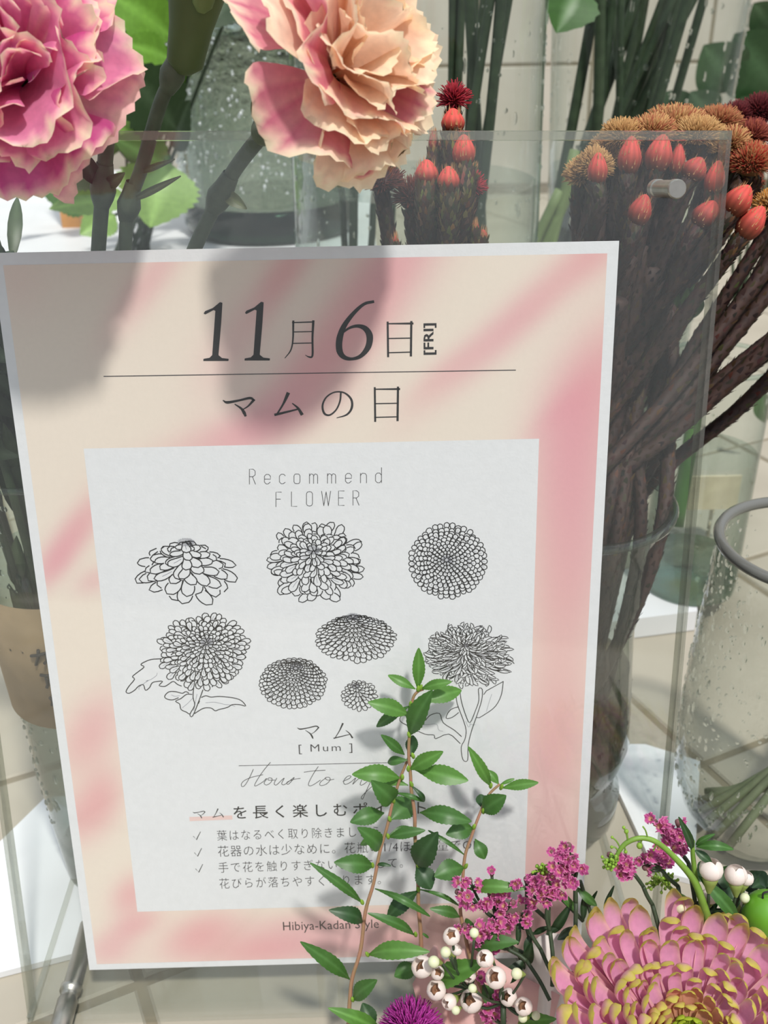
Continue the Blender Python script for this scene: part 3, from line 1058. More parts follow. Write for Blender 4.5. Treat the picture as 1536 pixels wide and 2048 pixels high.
# pinched vase that holds the brown stems
Y3 = .072
xc3 = aty(1120, 1300, Y3).x
pts = [(1178, 1668), (1225, 1620), (1232, 1580), (1216, 1552), (1236, 1520), (1252, 1480), (1256, 1380), (1262, 1260), (1288, 1185), (1297, 1110), (1308, 1075), (1336, 1030)]
prof = []
for x, y in pts:
    q = aty(x, y, Y3)
    prof.append((max(q.x - xc3, .004), q.z))
zmin = prof[0][1]
prof = [(r, (z - zmin)) for r, z in prof]
hv = prof[-1][1]
t, rad3 = vase('pinched_vase', 'dark waisted glass vase behind the right edge of the sign holding brown stems', (xc3, Y3, max(zmin, .0005)), prof, .012, hv * .55, 90, .0008, wmat=clear('murky_water', (.40, .34, .30, 1), (.16, .13, .11, 1), 2, .02, 1.33),
               mat=clear('dark_vase_glass', (.80, .84, .80, 1), (.16, .2, .17, 1), 2.2, .03, 1.5, bump=.3, bscale=60), rim=.0022)
mouth = Vector((xc3, Y3, hv))
print('pinched', zmin, prof[-1], xc3)

# empty wet vase at the right margin
Y4 = .065
xc4 = aty(1612, 1160, Y4).x
zr = aty(1612, 1160, Y4).z
zf = aty(1437, 1150, Y4).z
prof = [(.024, 0)]
for x, y in [(1405, 1690), (1362, 1650), (1350, 1600), (1358, 1500), (1380, 1390), (1410, 1260), (1437, 1150)]:
    q = aty(x, y, Y4); prof.append((xc4 - q.x, q.z))
prof = [(r, z - (prof[1][1] - .004) if i else 0) for i, (r, z) in enumerate(prof)]
t, rad = vase('wet_vase', 'empty clear vase beaded with water drops, cut by the right edge', (xc4, Y4, .0005), prof, .0, None, 620, .0010, seed=12, rim=.0026,
              rimmat=solid('dark_rim_glass', (.16, .16, .145, 1), .12, .05, spec=.6), mat=clear('wet_glass', (.90, .92, .90, 1), (.34, .38, .34, 1), 2.2, .05, 1.45, bump=.35, bscale=110), face=(PI * .55, PI * 1.7))
for i in range(6):
    a = .3 + i * .33
    A = Vector((xc4 + .028 * math.cos(a + 2), Y4 + .026 * math.sin(a + 2), .008)); B = Vector((xc4 + .03 + .01 * i, Y4 - .02 + .012 * i, .05 + .012 * i))
    stem_thing([A, (A + B) / 2, B], .0022, 'grey-green stem lying in the foot of the empty wet vase', 'stems in the foot of the wet vase', solid('greygreen_stem', srgb(120, 130, 98), .6))

# tapered vase left of the sign, kraft tag on it
Y5 = .055
ps = [(152, 1775), (128, 1700), (95, 1590), (62, 1465), (8, 1305), (-30, 1120), (-62, 1010)]
xc5 = aty(215, 1600, Y5).x
prof = []
for x, y in ps:
    q = aty(x, y, Y5); prof.append((xc5 - q.x, q.z))
z0_ = prof[0][1]
prof = [(r, z - z0_) for r, z in prof]
print('left vase', z0_, prof)
lz = max(z0_, .004)
t, rad5 = vase('tapered_vase', 'tapered wet vase of dark foliage partly behind the left edge of the sign', (xc5, Y5, lz), prof, .014, prof[-2][1] * .9, 300, .0011, seed=21,
               mat=clear('left_vase_glass', (.84, .88, .84, 1), (.2, .25, .2, 1), 2.4, .03, 1.5), face=(-PI * .9, -PI * .3))
# kraft tag wrapped on the front of it
mb = MB()
q1, q2 = aty(40, 1242, Y5 - .042), aty(80, 1466, Y5 - .034)
zlo, zhi = q2.z, q1.z
aa = np.linspace(math.radians(190), math.radians(300), 18)
V = []
for a in aa:
    for z in (zlo, zhi):
        r = rad5(z - lz) + .0022
        V.append(Vector((xc5 + r * math.cos(a), Y5 + r * math.sin(a), z)))
tagm = mesh('kraft_tag', V, [(2 * i, 2 * i + 2, 2 * i + 3, 2 * i + 1) for i in range(17)], m_kraft, None, True, org=(xc5 - .06, Y5 - .03, zlo))
tag(tagm, 'brown kraft tag with black handwriting wrapped on the tapered vase', 'tag')
sol = tagm.modifiers.new('thick', 'SOLIDIFY'); sol.thickness = .0004
mb = MB()
for P in ([(62, 1312), (75, 1311), (93, 1306)], [(76, 1300), (76, 1315), (72, 1330)], [(93, 1306), (94, 1322), (88, 1328)],
          [(80, 1350), (92, 1352), (103, 1350), (97, 1362)], [(92, 1356), (96, 1370), (93, 1376)], [(100, 1395), (106, 1402), (104, 1410)]):
    Q = []
    for x, y in P:
        o_ = CW; d = ray(x, y)
        # first hit with the cone of the tag
        lo, hi = .1, 1.2; hit = None
        for k in range(400):
            s_ = .2 + k * .002
            p_ = o_ + d * s_
            if math.hypot(p_.x - xc5, p_.y - Y5) < rad5(p_.z - lz) + .0028:
                hit = p_; break
        if hit: Q.append(hit)
    if len(Q) > 1: mb.add(*tube(Q, .0007, 5))
if mb.v: mb.build('handwriting', m_ink, tagm)
# dark foliage and stems in the tapered vase
for i in range(16):
    a = rnd.uniform(PI * .8, PI * 1.9); r = rnd.uniform(.2, .8)
    zt_ = lz + prof[-1][1]
    A = Vector((xc5 + .3 * rad5(.02) * math.cos(a), Y5 + .3 * rad5(.02) * math.sin(a), lz + .02))
    B = Vector((xc5 + r * rad5(prof[-1][1]) * math.cos(a), Y5 + r * rad5(prof[-1][1]) * math.sin(a), zt_))
    D = B + Vector((rnd.uniform(-.035, .01), rnd.uniform(.0, .02), rnd.uniform(.06, .11)))
    t = thing('foliage_sprig', 'dark narrow-leaved sprig crowded in the tapered vase at left', 'plant', A, 'dark sprigs in the tapered vase')
    V, Fc = tube([A, B, D], .0018, 6, True, 5)
    mesh('stem', V, Fc, m_stemd, t)
    for k in range(11):
        u = rnd.random()
        P0 = B.lerp(D, u) if k > 4 else A.lerp(B, .3 + .7 * u)
        dd = Vector((rnd.uniform(-1, 1), rnd.uniform(-1, 1), rnd.uniform(-.1, 1))).normalized()
        if k <= 4: dd = Vector((dd.x * .2, dd.y * .2, 1)).normalized()
        leaf(t, P0, P0 + dd * rnd.uniform(.02, .035), rnd.uniform(.004, .009), bend=.1, c1=(.022, .038, .014) if k % 3 else (.05, .08, .03), nl=6, na=2)

# ------------------------------------------------------------------ leafy plant on the plinth, upper left
G1, G2, G3, G4 = (.14, .30, .03), (.07, .16, .03), (.028, .055, .018), (.24, .40, .09)
lp = thing('leafy_plant', 'broad serrated green leaves between the pink carnation and the bubbly vase', 'plant', (aty(260, 460, .68).x, .68, .158))
A0 = Vector(lp['org'])
tops = []
for bx, by, tx, ty, w, c, Y in [(345, 75, 205, -20, 95, G1, .62), (342, 118, 240, 85, 55, G1, .60), (352, 258, 238, 128, 120, G3, .58), (345, 345, 225, 275, 75, G2, .62),
                                (330, 322, 300, 455, 135, G4, .60), (262, 395, 98, 418, 52, G4, .56), (205, 348, 84, 352, 62, G3, .54), (240, 300, 150, 240, 60, G2, .66),
                                (300, 20, 235, -60, 90, G2, .66), (255, 210, 180, 150, 80, G2, .68), (350, 190, 330, 90, 60, G1, .66), (180, 420, 70, 370, 60, G2, .64),
                                (375, 30, 300, 40, 70, G2, .70), (250, 60, 120, 10, 110, G1, .70), (230, 430, 160, 470, 60, G4, .62), (350, 300, 380, 200, 60, G3, .64),
                                (300, 150, 255, 40, 70, G1, .72), (200, 200, 90, 130, 120, G3, .72), (100, 300, 20, 200, 120, G3, .72), (280, 250, 200, 230, 60, G4, .70),
                                (470, -10, 400, 60, 70, G3, .60), (430, -30, 370, 30, 80, G2, .62)]:
    Bp, Tp = aty(bx, by, Y), aty(tx, ty, Y - .03)
    ww = w / 2000 * (Y + .31) * 1.05
    leaf(lp, Bp, Tp, ww, bend=.06, fold=.2, c1=c, serr=.13, nl=22, na=6, shape=.42, nrm=(CW - Bp) + Vector((rnd.uniform(-.3, .3), 0, .35)))
    V, Fc = tube([A0 + Vector((rnd.uniform(-.02, .02), 0, 0)), (A0 + Bp) / 2 + Vector((.01, .01, .02)), Bp], .0016, 6, True, 4)
    mesh('stem', V, Fc, m_stemd, lp)
# eucalyptus-like round leaves far right and one leaf at the top
eu = thing('round_leaf_branch', 'branch with round dull green leaves behind the tall vase, upper right corner', 'branch', (aty(1500, 420, .95).x, .95, .0))
for cx, cy, r, c in ((1442, 130, 50, (.06, .12, .05)), (1515, 120, 66, (.035, .09, .03)), (1352, 205, 28, (.05, .10, .05)), (1405, 210, 34, (.08, .14, .08)), (1528, 30, 30, (.05, .1, .04)), (1500, 215, 26, (.05, .12, .05))):
    Bp, Tp = aty(cx + r * .7, cy + r, .95), aty(cx - r * .7, cy - r * .8, .93)
    leaf(eu, Bp, Tp, r * 2.0 / 2000 * 1.32, bend=.05, c1=c, nl=14, na=6, shape=.5, fold=.08)
    V, Fc = tube([Vector(eu['org']) + Vector((0, 0, .001)), (Vector(eu['org']) + Bp) / 2 + Vector((.02, 0, 0)), Bp], .002, 6, True, 4)
    mesh('stem', V, Fc, m_stemd, eu)
for cx, cy, r in ((1524, 812, 18),):
    Bp, Tp = aty(cx + 5, cy + 34, .5), aty(cx - 2, cy - 36, .5)
    o = leaf(None, Bp, Tp, .016, bend=.05, c1=(.05, .14, .03), name='fallen_leaf')
    tag(o, 'small green leaf hanging at the right margin above the tile floor', 'leaf')
Bp, Tp = aty(1160, -30, .5), aty(1112, 66, .48)
o = leaf(None, Bp, Tp, .04, bend=.05, c1=(.04, .12, .015), name='broad_leaf', serr=.1)
tag(o, 'broad deep green leaf hanging over the tall vase at the top edge', 'leaf')
# ------------------------------------------------------------------ brown scaly stems with red buds and golden brushes
D_R1, D_R2, D_GOLD = srgb(216, 70, 66)[:3], srgb(120, 44, 36)[:3], srgb(214, 160, 84)[:3]


def scaly(t, pts, r0, r1, dens=1.0, seed=0, c1=(.052, .033, .024), c2=(.11, .07, .035)):
    """stem wrapped in small overlapping pointed scales"""
    r_ = random.Random(seed)
    P = catmull(pts, 8)
    R = [r0 + (r1 - r0) * i / (len(P) - 1) for i in range(len(P))]
    V, Fc = tube(P, R, 7)
    mesh('stem', V, Fc, m_brown, t)
    T, N = frames(P)
    L = sum((P[i + 1] - P[i]).length for i in range(len(P) - 1))
    n = int(L / .00062 * dens)
    mb = MB()
    for i in range(n):
        u = i / n * (len(P) - 1.001); k = int(u); f = u - k
        p = P[k].lerp(P[k + 1], f); tt = T[k]; a = i * 2.4
        nn = N[k] * math.cos(a) + tt.cross(N[k]) * math.sin(a)
        s = tt.cross(nn)
        r = R[k]
        l = r_.uniform(.0024, .0040); w = r_.uniform(.0006, .0011)
        o = r_.uniform(.0002, .0010)
        b = p + nn * r * .9
        c = c2 if r_.random() < .28 else c1
        c = tuple(x * r_.uniform(.6, 1.3) for x in c)
        mb.add([b - s * w, b + s * w, b + tt * l * .6 + nn * o + s * w * .7, b + tt * l + nn * o * 1.5, b + tt * l * .6 + nn * o - s * w * .7],
               [(0, 1, 2, 4), (4, 2, 3)], [c, c, c, tuple(min(1, x * 1.35) for x in c), c])
    o = mb.build('scales', m_scale, t)
    o['kind'] = 'stuff'


def bud_cf(tip, low):
    def f(u, k):
        m = min(1, max(0, (u - .22) / .5))
        s = .82 + .36 * ((k % 2) == 0)
        return [min(1, (low[q] * (1 - m) + tip[q] * m) * s) for q in range(3)]
    return f


def red_bud(t, px, py, w, h, d, tilt=0, faded=1.):
    c = at(px, py, d)
    sc = (c - CW).length / F
    up = (Vector((math.sin(tilt), .15, math.cos(tilt)))).normalized()
    V, Fc, C = ellipsoid(c, up, w * sc / 2, h * sc / 2, 22, 14, .55, bud_cf(tuple(x * faded for x in srgb(214, 84, 74)[:3]), tuple(x * faded for x in srgb(112, 58, 40)[:3])))
    # ridged surface
    n = 22
    for i in range(len(V)):
        k = i % n
        if k % 2: V[i] = c + (V[i] - c) * .975
    mesh('bud', V, Fc, m_scale, t, True, C)
    mb = MB()
    for i in range(60):
        u = rnd.uniform(.12, .8); a = 2 * PI * rnd.random()
        th = PI * u; q = Vector((0, 0, 1)).rotation_difference(up)
        z = -math.cos(th); rr = math.sin(th) * (1 - .33 * max(0, z))
        p = c + q @ Vector((rr * w * sc / 2 * math.cos(a), rr * w * sc / 2 * math.sin(a), z * h * sc / 2))
        nn = (p - c).normalized()
        l = .0022; s = nn.cross(up).normalized() * .00022
        mb.add([p - s, p + s, p + up * l + nn * .0004], [(0, 1, 2)], (.62, .34, .16))
    o = mb.build('bud_hairs', m_scale, t); o['kind'] = 'stuff'
    return c - up * h * sc * .5, up


def brush(t, px, py, w, h, d, ca, cb, n=650, spread=1.3, tiltv=None, thin=1.):
    """rounded head of stiff fine bristles"""
    c = at(px, py, d)
    sc = (c - CW).length / F
    W_, H_ = w * sc / 2, h * sc / 2
    up = Vector(tiltv or (0, -.1, 1)).normalized()
    q = Vector((0, 0, 1)).rotation_difference(up)
    core = MB()
    V, Fc = ellipsoid(c, up, W_ * .80, H_ * .74, 14, 8)
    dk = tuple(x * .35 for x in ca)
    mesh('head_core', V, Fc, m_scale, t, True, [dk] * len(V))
    mb = MB()
    for i in range(n):
        z = 1 - spread * (i + .5) / n
        a = i * 2.39996
        rr = math.sqrt(max(0, 1 - z * z))
        dd = q @ Vector((rr * math.cos(a), rr * math.sin(a), z))
        p = c + q @ Vector((rr * math.cos(a) * W_ * .72, rr * math.sin(a) * W_ * .72, z * H_ * .66))
        l = rnd.uniform(.7, 1.4) * max(.0035, .40 * min(W_, H_))
        dd = (dd + Vector((rnd.uniform(-.3, .3), rnd.uniform(-.3, .3), rnd.uniform(-.1, .4)))).normalized()
        s = dd.cross(Vector((rnd.random(), rnd.random(), rnd.random()))).normalized() * .00032 * thin
        s2 = dd.cross(s).normalized() * .00032 * thin
        m = rnd.random()
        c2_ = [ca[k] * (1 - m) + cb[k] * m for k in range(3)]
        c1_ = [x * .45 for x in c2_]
        e = p + dd * l
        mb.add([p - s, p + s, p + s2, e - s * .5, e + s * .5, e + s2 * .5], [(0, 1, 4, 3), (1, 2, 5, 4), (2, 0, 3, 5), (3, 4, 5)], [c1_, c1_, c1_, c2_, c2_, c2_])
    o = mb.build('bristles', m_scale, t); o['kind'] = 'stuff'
    return c - up * H_ * .7, up


GRP = 'brown scaly stems in the pinched vase'


def brown_stem(kind, px, py, w, h, d, label, tilt=0, mouthf=None, ca=None, cb=None, faded=1., via=None, top=None, n=650):
    base = at(px, py, d)
    t = thing('budded_stem' if kind == 'bud' else 'brush_flower_stem', label, 'flower', (xc3 + rnd.uniform(-.012, .012), Y3 + rnd.uniform(-.012, .012), .016), GRP)
    if kind == 'bud':
        e, up = red_bud(t, px, py, w, h, d, tilt, faded)
    else:
        e, up = brush(t, px, py, w, h, d, ca, cb, n)
    mo = mouth + Vector((mouthf if mouthf is not None else rnd.uniform(-.028, .03), rnd.uniform(-.02, .03), -.01))
    mid = mo.lerp(e, .55) + Vector((0, .012, -.004)) if via is None else at(*via, d)
    pts = [Vector(t['org']), mo + Vector((0, 0, -.02)), mo.lerp(mid, .5) + Vector((0, .004, 0)), mid, e - up * .012, e + up * .001]
    scaly(t, pts, .0028, .0031, 1., int(px))
    return t


K4 = lambda x, y: (x / 3.413 + 1100, y / 3.413 + 200)
RB = [(325, 480, 130, 215, .05, 0, 'slim red bud highest on the left rim of the brown bunch, by its golden fringe'),
      (545, 390, 150, 250, .06, .05, 'large red-brown bud second from left under the golden brush heads'),
      (745, 375, 170, 245, .065, .18, 'biggest leaning red-brown bud, just under the sign top edge at right'),
      (870, 420, 100, 215, .08, .08, 'narrow red bud squeezed right beside the biggest leaning bud'),
      (640, 415, 70, 150, .09, 0, 'small red bud peeping between two large red-brown buds'),
      (985, 480, 160, 170, .07, .5, 'dull red bud leaning above the steel bolt'),
      (1125, 545, 125, 230, .06, .15, 'red bud seen through the right edge of the sign above the bolt level'),
      (615, 760, 150, 215, .045, .3, 'dusky red bud below and left of the steel bolt'),
      (1065, 790, 170, 200, .055, .5, 'faded red bud behind the sign edge below the steel bolt'),
      (1285, 690, 170, 220, .05, .6, 'red bud just outside the right edge of the sign, upper of two'),
      (1372, 845, 165, 245, .05, .6, 'red bud just outside the right edge of the sign, lower of two')]
for i, (x, y, w, h, d, tl, lb) in enumerate(RB):
    px, py = K4(x, y)
    brown_stem('bud', px, py, w / 3.413, h / 3.413, d, lb, tl, faded=.8 if 'faded' in lb or 'dusky' in lb or 'dull' in lb else 1.05)
GOLD, GOLD2, MAR, MAR2, RUST = srgb(226, 184, 122)[:3], srgb(190, 140, 90)[:3], srgb(84, 24, 30)[:3], srgb(122, 40, 44)[:3], srgb(176, 92, 66)[:3]
BR = [(860, 160, 420, 150, .10, GOLD, RUST, 'wide golden brush flower standing above the sign top edge'),
      (1150, 150, 260, 130, .11, GOLD2, RUST, 'golden-rust brush flower at the sign corner'),
      (400, 380, 230, 280, .09, GOLD, GOLD2, 'golden brush flower behind the slim red bud on the left rim'),
      (215, 520, 160, 180, .08, GOLD, GOLD2, 'small golden brush flower lowest on the left rim of the bunch'),
      (370, 730, 230, 220, .10, GOLD2, RUST, 'ragged brown-gold brush flower below the slim red bud'),
      (640, 300, 230, 170, .10, GOLD, RUST, 'golden brush flower between the second and third red buds'),
      (990, 300, 280, 170, .10, GOLD, GOLD2, 'pale golden brush flower above the bolt behind the clear sheet'),
      (1370, 430, 270, 210, .09, GOLD2, srgb(190, 40, 40)[:3], 'gold-tipped crimson brush flower right of the sign edge'),
      (1375, 245, 230, 140, .11, RUST, MAR2, 'dark rusty brush flower at the right margin above the crimson one'),
      (1275, 115, 160, 130, .14, MAR, MAR2, 'small dark maroon brush flower above the sign corner'),
      (1425, 90, 190, 200, .14, MAR, MAR2, 'large dark maroon brush flower at the right margin'),
      (1490, 720, 130, 130, .09, srgb(220, 140, 40)[:3], GOLD, 'orange-gold brush flower cut by the right margin'),
      (1290, 560, 260, 200, .13, MAR, RUST, 'dark red brush flower deep behind the two right-hand buds'),
      (300, 470, 170, 230, .075, GOLD, GOLD2, 'shaggy golden brush flower wrapped around the slim red bud'),
      (500, 250, 260, 150, .085, GOLD, GOLD2, 'golden brush flower just under the sign top edge, left of the red-brown buds'),
      (700, 215, 260, 130, .085, GOLD, RUST, 'golden-brown brush flower touching the sign top edge above the biggest bud'),
      (1010, 235, 300, 150, .085, GOLD, GOLD2, 'broad golden brush flower under the sign corner'),
      (1240, 300, 170, 150, .095, GOLD, RUST, 'tawny brush flower just outside the upper corner of the sign'),
      (1120, 420, 180, 200, .12, GOLD2, MAR2, 'reddish brown brush flower behind the sign edge')]
for x, y, w, h, d, ca, cb, lb in BR:
    px, py = K4(x, y)
    brown_stem('brush', px, py, w / 3.413, h / 3.413, d, lb, ca=ca, cb=cb, n=int(400 + w * h / 90))
# leafless brown stems filling the bunch
for i in range(22):
    px = rnd.choice([1190, 1215, 1240, 1265, 1290, 1320, 1350, 1380, 1420, 1450, 1480, 1515, 1540]) + rnd.uniform(-14, 14)
    py = rnd.uniform(430, 640) + max(0, px - 1380) * .7
    if px > 1400: px, py = px + 190, py - 150
    d = rnd.uniform(.05, .13)
    e = at(px, py, d)
    mo = mouth + Vector((rnd.uniform(-.03, .034), rnd.uniform(-.025, .03), -.01))
    t = thing('brown_stem', 'dark brown scaly stem without a flower in the pinched vase', 'stem', (xc3 + rnd.uniform(-.015, .015), Y3 + rnd.uniform(-.015, .015), .016), 'flowerless brown stems in the pinched vase')
    scaly(t, [Vector(t['org']), mo - Vector((0, 0, .02)), mo.lerp(e, .5) + Vector((.006, .006, -.006)), e], .003, .0036, .9, i + 50, c1=(.05, .03, .022), c2=(.09, .05, .025))
    mb = MB()
# green leafy stem standing among the brown ones
lt = thing('leafy_cutting', 'green narrow-leaved stem standing among the dark brown stems', 'plant', (xc3, Y3 + .01, .016), GRP)
V, Fc = tube([Vector(lt['org']), mouth + Vector((.01, .02, 0)), at(1300, 760, .12), at(1330, 570, .12)], .002, 7, True, 5)
mesh('stem', V, Fc, m_stemd, lt)
for i in range(10):
    px, py = rnd.uniform(1215, 1400), rnd.uniform(560, 960)
    if px > 1330: py = rnd.uniform(560, 760)
    a = at(px, py, .11); b = at(px + rnd.uniform(-30, 30), py + rnd.uniform(50, 90), .12)
    leaf(lt, a, b, rnd.uniform(.006, .011), bend=.08, c1=(.05, .10, .025))

# left cluster of red buds beside the peach carnation; their stems go down behind the poster
K2 = lambda x, y: (x / 2.56 + 400, y / 2.56)
LB = [(1295, 625, 115, 125, .030, 0, 'topmost round red bud right of the peach carnation'),
      (1350, 778, 116, 160, .026, 0, 'large red bud under the sign edge, rightmost beside the peach carnation'),
      (1160, 888, 118, 130, .024, 0, 'red bud touching the lower rim of the peach carnation'),
      (1272, 922, 112, 130, .020, 0, 'middle red bud in the cluster below the peach carnation'),
      (1195, 730, 50, 110, .035, 0, 'narrow red bud half hidden by the peach carnation'),
      (1240, 765, 45, 100, .04, 0, 'thin dark red bud between the upper two round buds'),
      (1395, 878, 36, 56, .03, .4, 'tiny crimson bud to the right of the round red buds'),
      (1410, 1165, 36, 56, .03, 0, 'tiny dark red bud above the poster edge, left of a pair'),
      (1446, 1210, 52, 66, .03, .1, 'tiny bright red bud above the poster edge, right of a pair'),
      (1000, 1240, 40, 60, .03, 0, 'dark red bud tip just above the poster edge')]
gx_, gy_ = K2(1180, 1700)
foot = at(gx_, gy_ + 300, .045); foot.z = max(foot.z, .06)


def left_stem(t, e, up, i):
    ft = Vector(t['org'])
    m = ft.lerp(e, .6) + Vector((0, .012, 0))
    scaly(t, [ft, m, e - up * .02, e], .0036, .0040, 1.1, i + 90, c1=(.09, .062, .036), c2=(.24, .17, .07))


# slender vase hidden behind the poster that carries the left bud cluster
fo = at(855, 900, .058)
yv = fo.y
zt_v = .235
vase('bud_vase', 'slender glass vase hidden behind the poster carrying the red bud cluster', (fo.x, yv, .0005), [(.022, 0), (.02, .02), (.018, .12), (.026, zt_v)], .008, .12, 0)
for i, (x, y, w, h, d, tl, lb) in enumerate(LB):
    px, py = K2(x, y)
    t = thing('budded_stem', lb, 'flower', (fo.x + rnd.uniform(-.01, .01), yv + rnd.uniform(-.01, .01), .02), 'red buds beside the peach carnation')
    e, up = red_bud(t, px, py, w / 2.56, h / 2.56, d, tl, 1.2 if w > 60 else .9)
    ft = Vector(t['org'])
    ang = (e.x - fo.x)
    mo = Vector((fo.x + max(-.012, min(.012, ang * .5)), yv + rnd.uniform(-.012, .0), zt_v))
    scaly(t, [ft, mo, mo.lerp(e, .5) + Vector((0, .004, 0)), e - up * .014, e + up * .0005], .0034, .0040 if w > 60 else .002, 1.2, i + 90, c1=(.10, .07, .04), c2=(.26, .18, .08))
for i, (x, y, w, h, d, lb) in enumerate([(1300, 515, 90, 120, .04, 'crimson tufted head above the topmost round red bud'), (1392, 962, 62, 90, .035, 'small crimson tuft right of the middle red bud'),
                                         (930, 930, 200, 130, .045, 'dark red tufted head tucked under the peach carnation'), (1080, 1010, 150, 170, .05, 'dark brown-red tuft between stems under the peach carnation')]):
    px, py = K2(x, y)
    t = thing('brush_flower_stem', lb, 'flower', (fo.x + rnd.uniform(-.01, .01), yv + rnd.uniform(-.01, .01), .02), 'red buds beside the peach carnation')
    e, up = brush(t, px, py, w / 2.56, h / 2.56, d, srgb(150, 24, 50)[:3] if i < 2 else srgb(96, 30, 34)[:3], srgb(190, 50, 60)[:3] if i < 2 else srgb(130, 60, 40)[:3], 260)
    mo = Vector((fo.x + rnd.uniform(-.01, .01), yv, zt_v))
    scaly(t, [Vector(t['org']), mo, mo.lerp(e, .5) + Vector((0, .004, 0)), e], .0028, .003, 1., i + 190)

# ------------------------------------------------------------------ carnations


def petal_mesh(L, W, curl, ruf, seed, cols, dark=.0, serr=.028, ns=16, na=22, claw=.30, cup=.25, vein=.5):
    """fan-shaped ruffled petal in its own frame: base at 0, grows along +Z, its inner face towards +Y... bends by curl"""
    r_ = random.Random(seed)
    ph = [r_.uniform(0, 6.3) for _ in range(6)]
    V = []; C = []; Fc = []
    edge, mid, base = cols
    for i in range(ns + 1):
        s = i / ns
        # bend along the length
        n_ = max(1, i)
        hy = sum(math.sin(curl * ((k + .5) / ns) ** 1.6) for k in range(i)) * L / ns
        hz = sum(math.cos(curl * ((k + .5) / ns) ** 1.6) for k in range(i)) * L / ns
        half = W / 2 * (claw * .35 + (1 - claw * .35) * min(1, s / .85) ** 1.1)
        for j in range(na + 1):
            a = j / na * 2 - 1
            fan = a * 1.05
            notch = 1 + (serr * (1 if (j % 2) else -1) + .05 * math.sin(a * 5 + ph[3])) * (s > .95)
            rr = 1 - (1 - math.cos(fan)) * .55 * s
            x = half * math.sin(fan) / math.sin(1.05)
            amp = ruf * s ** 2.2
            w = amp * (math.sin(a * 3.2 + ph[0]) * .75 + math.sin(a * 7 + ph[1] + s * 2) * .30 + math.sin(a * 14 + ph[4]) * .10 * s)
            c_ = cup * W * (a * a) * s * .5
            V.append((x, (hy + (-w + 0) * 1) - c_ * -1 * -1 + 0, hz * rr * notch))
            fl = .5 + .5 * math.sin(a * 37 + ph[2]) * math.sin(a * 11 + ph[5])
            e = min(1, max(0, (s - .80 - .12 * fl) / .14))
            m = min(1, max(0, (s - .12) / .3)) * (.55 + vein * fl * .9)
            m = min(1, m) * (1 - e)
            C.append([base[q] * (1 - m) * (1 - e) + mid[q] * m + edge[q] * e for q in range(3)])
    for i in range(ns):
        for j in range(na):
            a = i * (na + 1) + j
            Fc.append((a, a + 1, a + na + 2, a + na + 1))
    me = bpy.data.meshes.new('petal')
    me.from_pydata(V, [], Fc); me.update()
    me.polygons.foreach_set('use_smooth', [True] * len(Fc))
    ca = me.color_attributes.new('Col', 'FLOAT_COLOR', 'POINT')
    c = np.ones((len(V), 4)); c[:, :3] = C
    ca.data.foreach_set('color', c.ravel())
    me.materials.append(m_petal)
    return me


def put(me, name, parent, M):
    """link a copy of mesh data as a part; M is its world placement"""
    o = bpy.data.objects.new(name, me)
    COL.objects.link(o)
    o.parent = parent
    o.matrix_local = Matrix.Translation(-Vector(parent['org'])) @ M
    return o


def frame_z(c, z, roll=0, ref=None):
    z = Vector(z).normalized()
    x = (Vector(ref) if ref is not None else Vector((0, 0, 1))).cross(z)
    x = x.normalized() if x.length > 1e-4 else z.orthogonal().normalized()
    y = z.cross(x)
    return Matrix.Translation(c) @ Matrix((x, y, z)).transposed().to_4x4() @ Matrix.Rotation(roll, 4, 'Z')


CREAM, PEACH, PINK, MAG = srgb(254, 240, 206)[:3], srgb(248, 218, 192)[:3], srgb(232, 140, 178)[:3], srgb(218, 90, 158)[:3]
LPINK = srgb(242, 184, 178)[:3]


def carnation(name, label, cpx, cpy, d, axis, R, stem, calyx_dir, styles, N, seed, group=None, stemr=.0024, flat=.0, openr=1.25):
    c = at(cpx, cpy, d)
    ax = Vector(axis).normalized()
    t = thing(name, label, 'flower', stem[0], group)
    r_ = random.Random(seed)
    base = c - ax * R * .62
    for i in range(N):
        f = (i + .5) / N                       # 0 inner .. 1 outer
        az = i * 2.39996 + r_.uniform(-.25, .25)
        tilt = (.12 + openr * f ** .85) + r_.uniform(-.2, .2)
        L = R * (.98 + .16 * f) * r_.uniform(.94, 1.08)
        W = R * (.95 + .62 * f) * r_.uniform(.8, 1.2)
        st = styles[r_.randrange(len(styles))] if f > .35 else styles[0]
        me = petal_mesh(L, W, (.25 + .75 * f) * r_.uniform(.6, 1.1), R * (.17 + .13 * f) * r_.uniform(.6, 1.3), seed * 100 + i, st)
        # petal frame: Z along growth, +Y outward
        M = frame_z(base, ax) @ Matrix.Rotation(az, 4, 'Z') @ Matrix.Translation((0, R * .03 + R * .10 * f, R * .10 * (1 - f))) @ Matrix.Rotation(-tilt, 4, 'X')
        put(me, 'petal', t, M)
    # calyx and stem
    cd = Vector(calyx_dir).normalized()
    prof = [(.0012, -R * .95), (R * .13, -R * .86), (R * .17, -R * .5), (R * .21, -R * .15), (R * .25, R * .08), (R * .22, R * .12)]
    V, Fc = lathe(prof, base, 20, -cd)
    mesh('calyx', V, Fc, solid('calyx_green', srgb(112, 134, 78), .55, .1, 120, bump=.1), t)
    e = base + cd * R * .9
    return t, base, e, cd


def cstem(t, pts, r, nodes):
    V, Fc = tube(pts, r, 12, True, 6)
    mesh('stem', V, Fc, m_stemc, t)
    P = [Vector(p) for p in pts]
    for k in nodes:
        ax = (P[k + 1] - P[k - 1]).normalized()
        V, Fc = lathe([(r * .98, -r * 2.6), (r * 1.5, -r * 1.2), (r * 1.75, 0), (r * 1.35, r * 1.6), (r * 1.1, r * 3.4)], P[k], 14, ax)
        mesh('node', V, Fc, m_stemc, t)


stemz = Vector((0, 0, -1))
